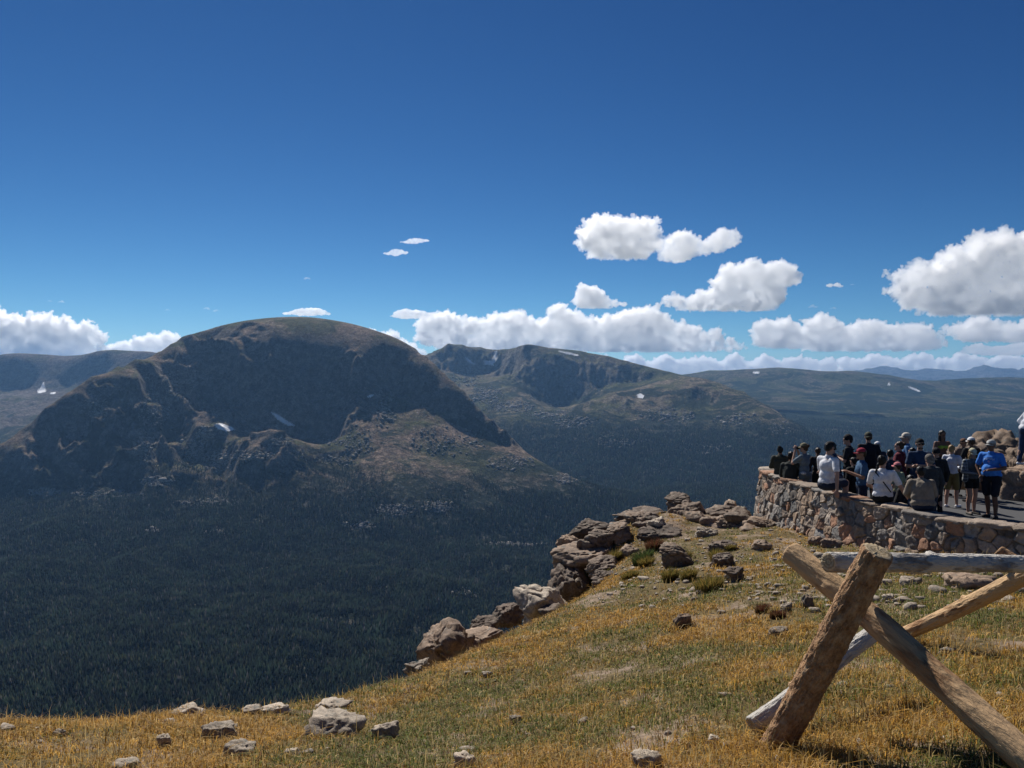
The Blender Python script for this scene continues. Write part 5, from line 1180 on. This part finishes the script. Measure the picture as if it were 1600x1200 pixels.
def ex11(root, T, HD, J, s, kid, hell): kid('sling_strap', [cap_(T(-.13,.5)+np.array([0,-.09,0]),T(.15,.12)+np.array([0,-.135,0]),.014,.014)], CL(BLACK,'strap_webbing'), .01, 0)
person(1379,711,14.1,'woman in a white t-shirt with a long dark braid, sitting on the wall',28,'sit',hair=('black','braid'),shirt=(WHITE,'tee'),legs=(BLACK,'trousers'),arms=('lap','prop'),skin='light',lean=5,wide=1.12,over={'er':(.32,.02,.2),'wr':(.46,.05,-.03)},extra=ex11,seed=11,head_turn=25)
person(1406,689,17.4,'woman in a maroon hoodie with tied-up brown hair',-50,hair=('brown','bun'),shirt=((.13,.018,.03),'hoodie'),skin='light',arms='front',seed=12)
person(1417,676,18.6,'man in a cream cap and blue shirt standing behind the maroon hoodie',-70,hair=('grey','short'),hat=((.55,.5,.42),'cap'),shirt=((.07,.16,.32),'tee'),legs=(BLACK,'trousers'),seed=13)
def ex14(root, T, HD, J, s, kid, hell):
    kid('sunglasses', [hell((-.032,.094,.01),(.028,.01,.019)), hell((.032,.094,.01),(.028,.01,.019)), hell((0,.098,.016),(.02,.005,.005))], CL(BLACK,'lens'), .006, 0)
    kid('beard', [hell((0,.05,-.075),(.052,.045,.035))], HAIR['brown'], .009, .004, 25.)
person(1437,685,16.9,'bearded man in a black flat-brimmed cap and navy polo with folded arms',195,hair=('brown','short'),hat=(BLACK,'flat'),shirt=((.022,.045,.095),'tee'),legs=(NAVY,'trousers'),arms='folded',skin='light',wide=1.22,extra=ex14,seed=14)
person(1403,722,15.9,'child with a pink cap and pale green shirt half hidden behind the braided woman',-30,hair=('brown','short'),hat=((.6,.2,.22),'cap'),shirt=((.26,.3,.2),'tee'),legs=(NAVY,'trousers'),seed=15)
person(1408,737,14.7,'dark-haired woman in a black jacket crouching with clasped hands, facing the viewer',165,'sit',hair=('black','long'),shirt=((.02,.02,.022),'jacket'),legs=(BLACK,'trousers'),arms='hold',skin='light',lean=22,nod=22,seed=16,seat_h=-2.62)
person(1453,710,14.9,'person in a grey knitted beanie and charcoal coat behind the brown-khaki jacket',-5,hair=('grey','short'),hat=((.12,.11,.1),'beanie'),shirt=((.04,.045,.05),'jacket'),legs=(NAVY,'trousers'),seed=17)
person(1443,727,13.2,'black-haired person slouching on the wall in a loose brown-khaki jacket',14,'sit',hair=('black','short'),shirt=((.24,.2,.155),'jacket'),legs=(NAVY,'trousers'),arms='lap',skin='tan',lean=20,wide=1.32,seed=18)
person(1472,672,20.4,'long-haired woman in a lime green crop top facing the viewer',178,hair=('black','long'),shirt=((.3,.42,.05),'bikini'),legs=((.03,.03,.035),'trousers'),arms='front',skin='brown',seed=19)
person(1487,695,18.4,'teenager with sandy hair in a white long-sleeved top and olive shorts',50,hair=('blond','short'),shirt=((.6,.62,.68),'long'),legs=((.14,.12,.05),'shorts'),shoes=(WHITE,),arms='front',skin='light',seed=20)
person(1505,685,20.2,'person in a brown cap just left of the man in the white cap',170,hair=('brown','short'),hat=((.14,.07,.04),'cap'),shirt=((.14,.1,.08),'tee'),skin='tan',seed=21)
person(1518,683,19.2,'man in a white cap and black t-shirt behind the woman in plaid',-10,hair=('brown','short'),hat=((.7,.7,.7),'cap'),shirt=(BLACK,'tee'),legs=(BLACK,'trousers'),skin='brown',wide=1.2,arms='folded',seed=22)
M_plaid = plaid('grey_plaid', (.05, .055, .06), (.2, .22, .23), (.5, .52, .52), 14.)
def ex23(root, T, HD, J, s, kid, hell): kid('open_shirt', [cap_(T(-.15,.44),T(-.17,-.02),.062,.085), cap_(T(.15,.44),T(.17,-.02),.062,.085), ell(T(0,.2)+np.array([0,-.08,0]),(.17,.07,.28)), cap_(J['sl'],J['el'],.068,.06), cap_(J['sr'],J['er'],.068,.06), cap_(J['el'],J['wl'],.058,.048), cap_(J['er'],J['wr'],.058,.048)], M_plaid, .013, .01, 8.)
person(1518,700,17.4,'woman in a cream cap with long blond hair, open grey plaid shirt and black shorts',176,hair=('blond','front'),hat=((.42,.4,.28),'cap'),shirt=((.09,.1,.11),'tank'),legs=(BLACK,'short'),shoes=((.1,.09,.08),),arms=('hold','front'),skin='light',nod=20,wide=1.08,extra=ex23,seed=23)
def ex24(root, T, HD, J, s, kid, hell):
    # arched pale print with a pinkish emblem under it, laid a few millimetres proud of the chest
    me = [o for o in root.children if o.name.startswith('t_shirt')][0].data
    tr = BVHTree.FromPolygons([q.co[:] for q in me.vertices], [list(p.vertices) for p in me.polygons]); base = T(0, .37)*s
    def on(x_, z_):
        h = tr.ray_cast(Vector((x_*s, .6, base[2]+z_*s)), Vector((0, -1, 0))); return (h[0]+Vector((0, .004, 0))) if h[0] else None
    V, Fc = [], []
    def patch(cells, nm, col):
        V, Fc = [], []
        for (x0, z0, x1, z1) in cells:
            q = [on(x0, z0), on(x1, z0), on(x1, z1), on(x0, z1)]
            if all(q): b0 = len(V); V.extend([tuple(t) for t in q]); Fc.append([b0, b0+1, b0+2, b0+3])
        if V: mesh_obj(nm, V, Fc, CL(col, nm+'_ink'), root)
    cells = []
    for k in range(5):
        cx = -.088+k*.044; cz = .035-.9*cx*cx*3; w = .016
        cells += [(cx-w, cz-.022, cx-w+.008, cz+.022), (cx+w-.008, cz-.022, cx+w, cz+.022)]+([(cx-w+.008, cz+.013, cx+w-.008, cz+.022), (cx-w+.008, cz-.022, cx+w-.008, cz-.013)] if k % 2 else [(cx-w+.008, cz-.004, cx+w-.008, cz+.005)])
    patch(cells, 'chest_print', (.55, .7, .9))
    patch([(-.03+.01*i, -.06+.01*j, -.02+.01*i, -.05+.01*j) for i in range(6) for j in range(5) if (i-2.5)**2/7+(j-2)**2/5 < 1], 'chest_emblem', (.5, .35, .55))
person(1549,687,16.9,'stout man in a grey cap and bright blue t-shirt with a pale arched print',236,hair=('grey','short'),hat=((.42,.42,.4),'cap'),shirt=((.045,.2,.62),'tee'),legs=((.015,.017,.024),'shorts'),arms=('front','pocket'),skin='brown',wide=1.3,extra=ex24,seed=24,head_turn=12)
person(1426,699,17.9,'person in a black jacket glimpsed between the cream cap and the bearded man',-30,hair=('black','short'),shirt=(BLACK,'jacket'),seed=26)
person(1391,702,16.9,'person in dark navy seen behind the head of the braided woman',20,hair=('black','short'),shirt=(NAVY,'long'),seed=27)
person(1463,700,17.1,'person in a dark hooded coat below the woman in the lime top',10,hair=('black','none'),hat=(BLACK,'beanie'),shirt=((.02,.022,.026),'jacket'),seed=28)
person(1334,714,16.7,'person in black crouching low between the tall man and the crimson cap',-20,hair=('black','short'),shirt=(BLACK,'jacket'),seed=29)
person(1602,622,19.2,'person in a white hoodie and blue jeans standing on the rock at the right edge',88,floor=-2.1,hair=('brown','short'),shirt=((.6,.62,.66),'hoodie'),legs=((.035,.055,.11),'trousers'),shoes=(WHITE,),arms='pocket',lean=24,grp=None,seed=25)
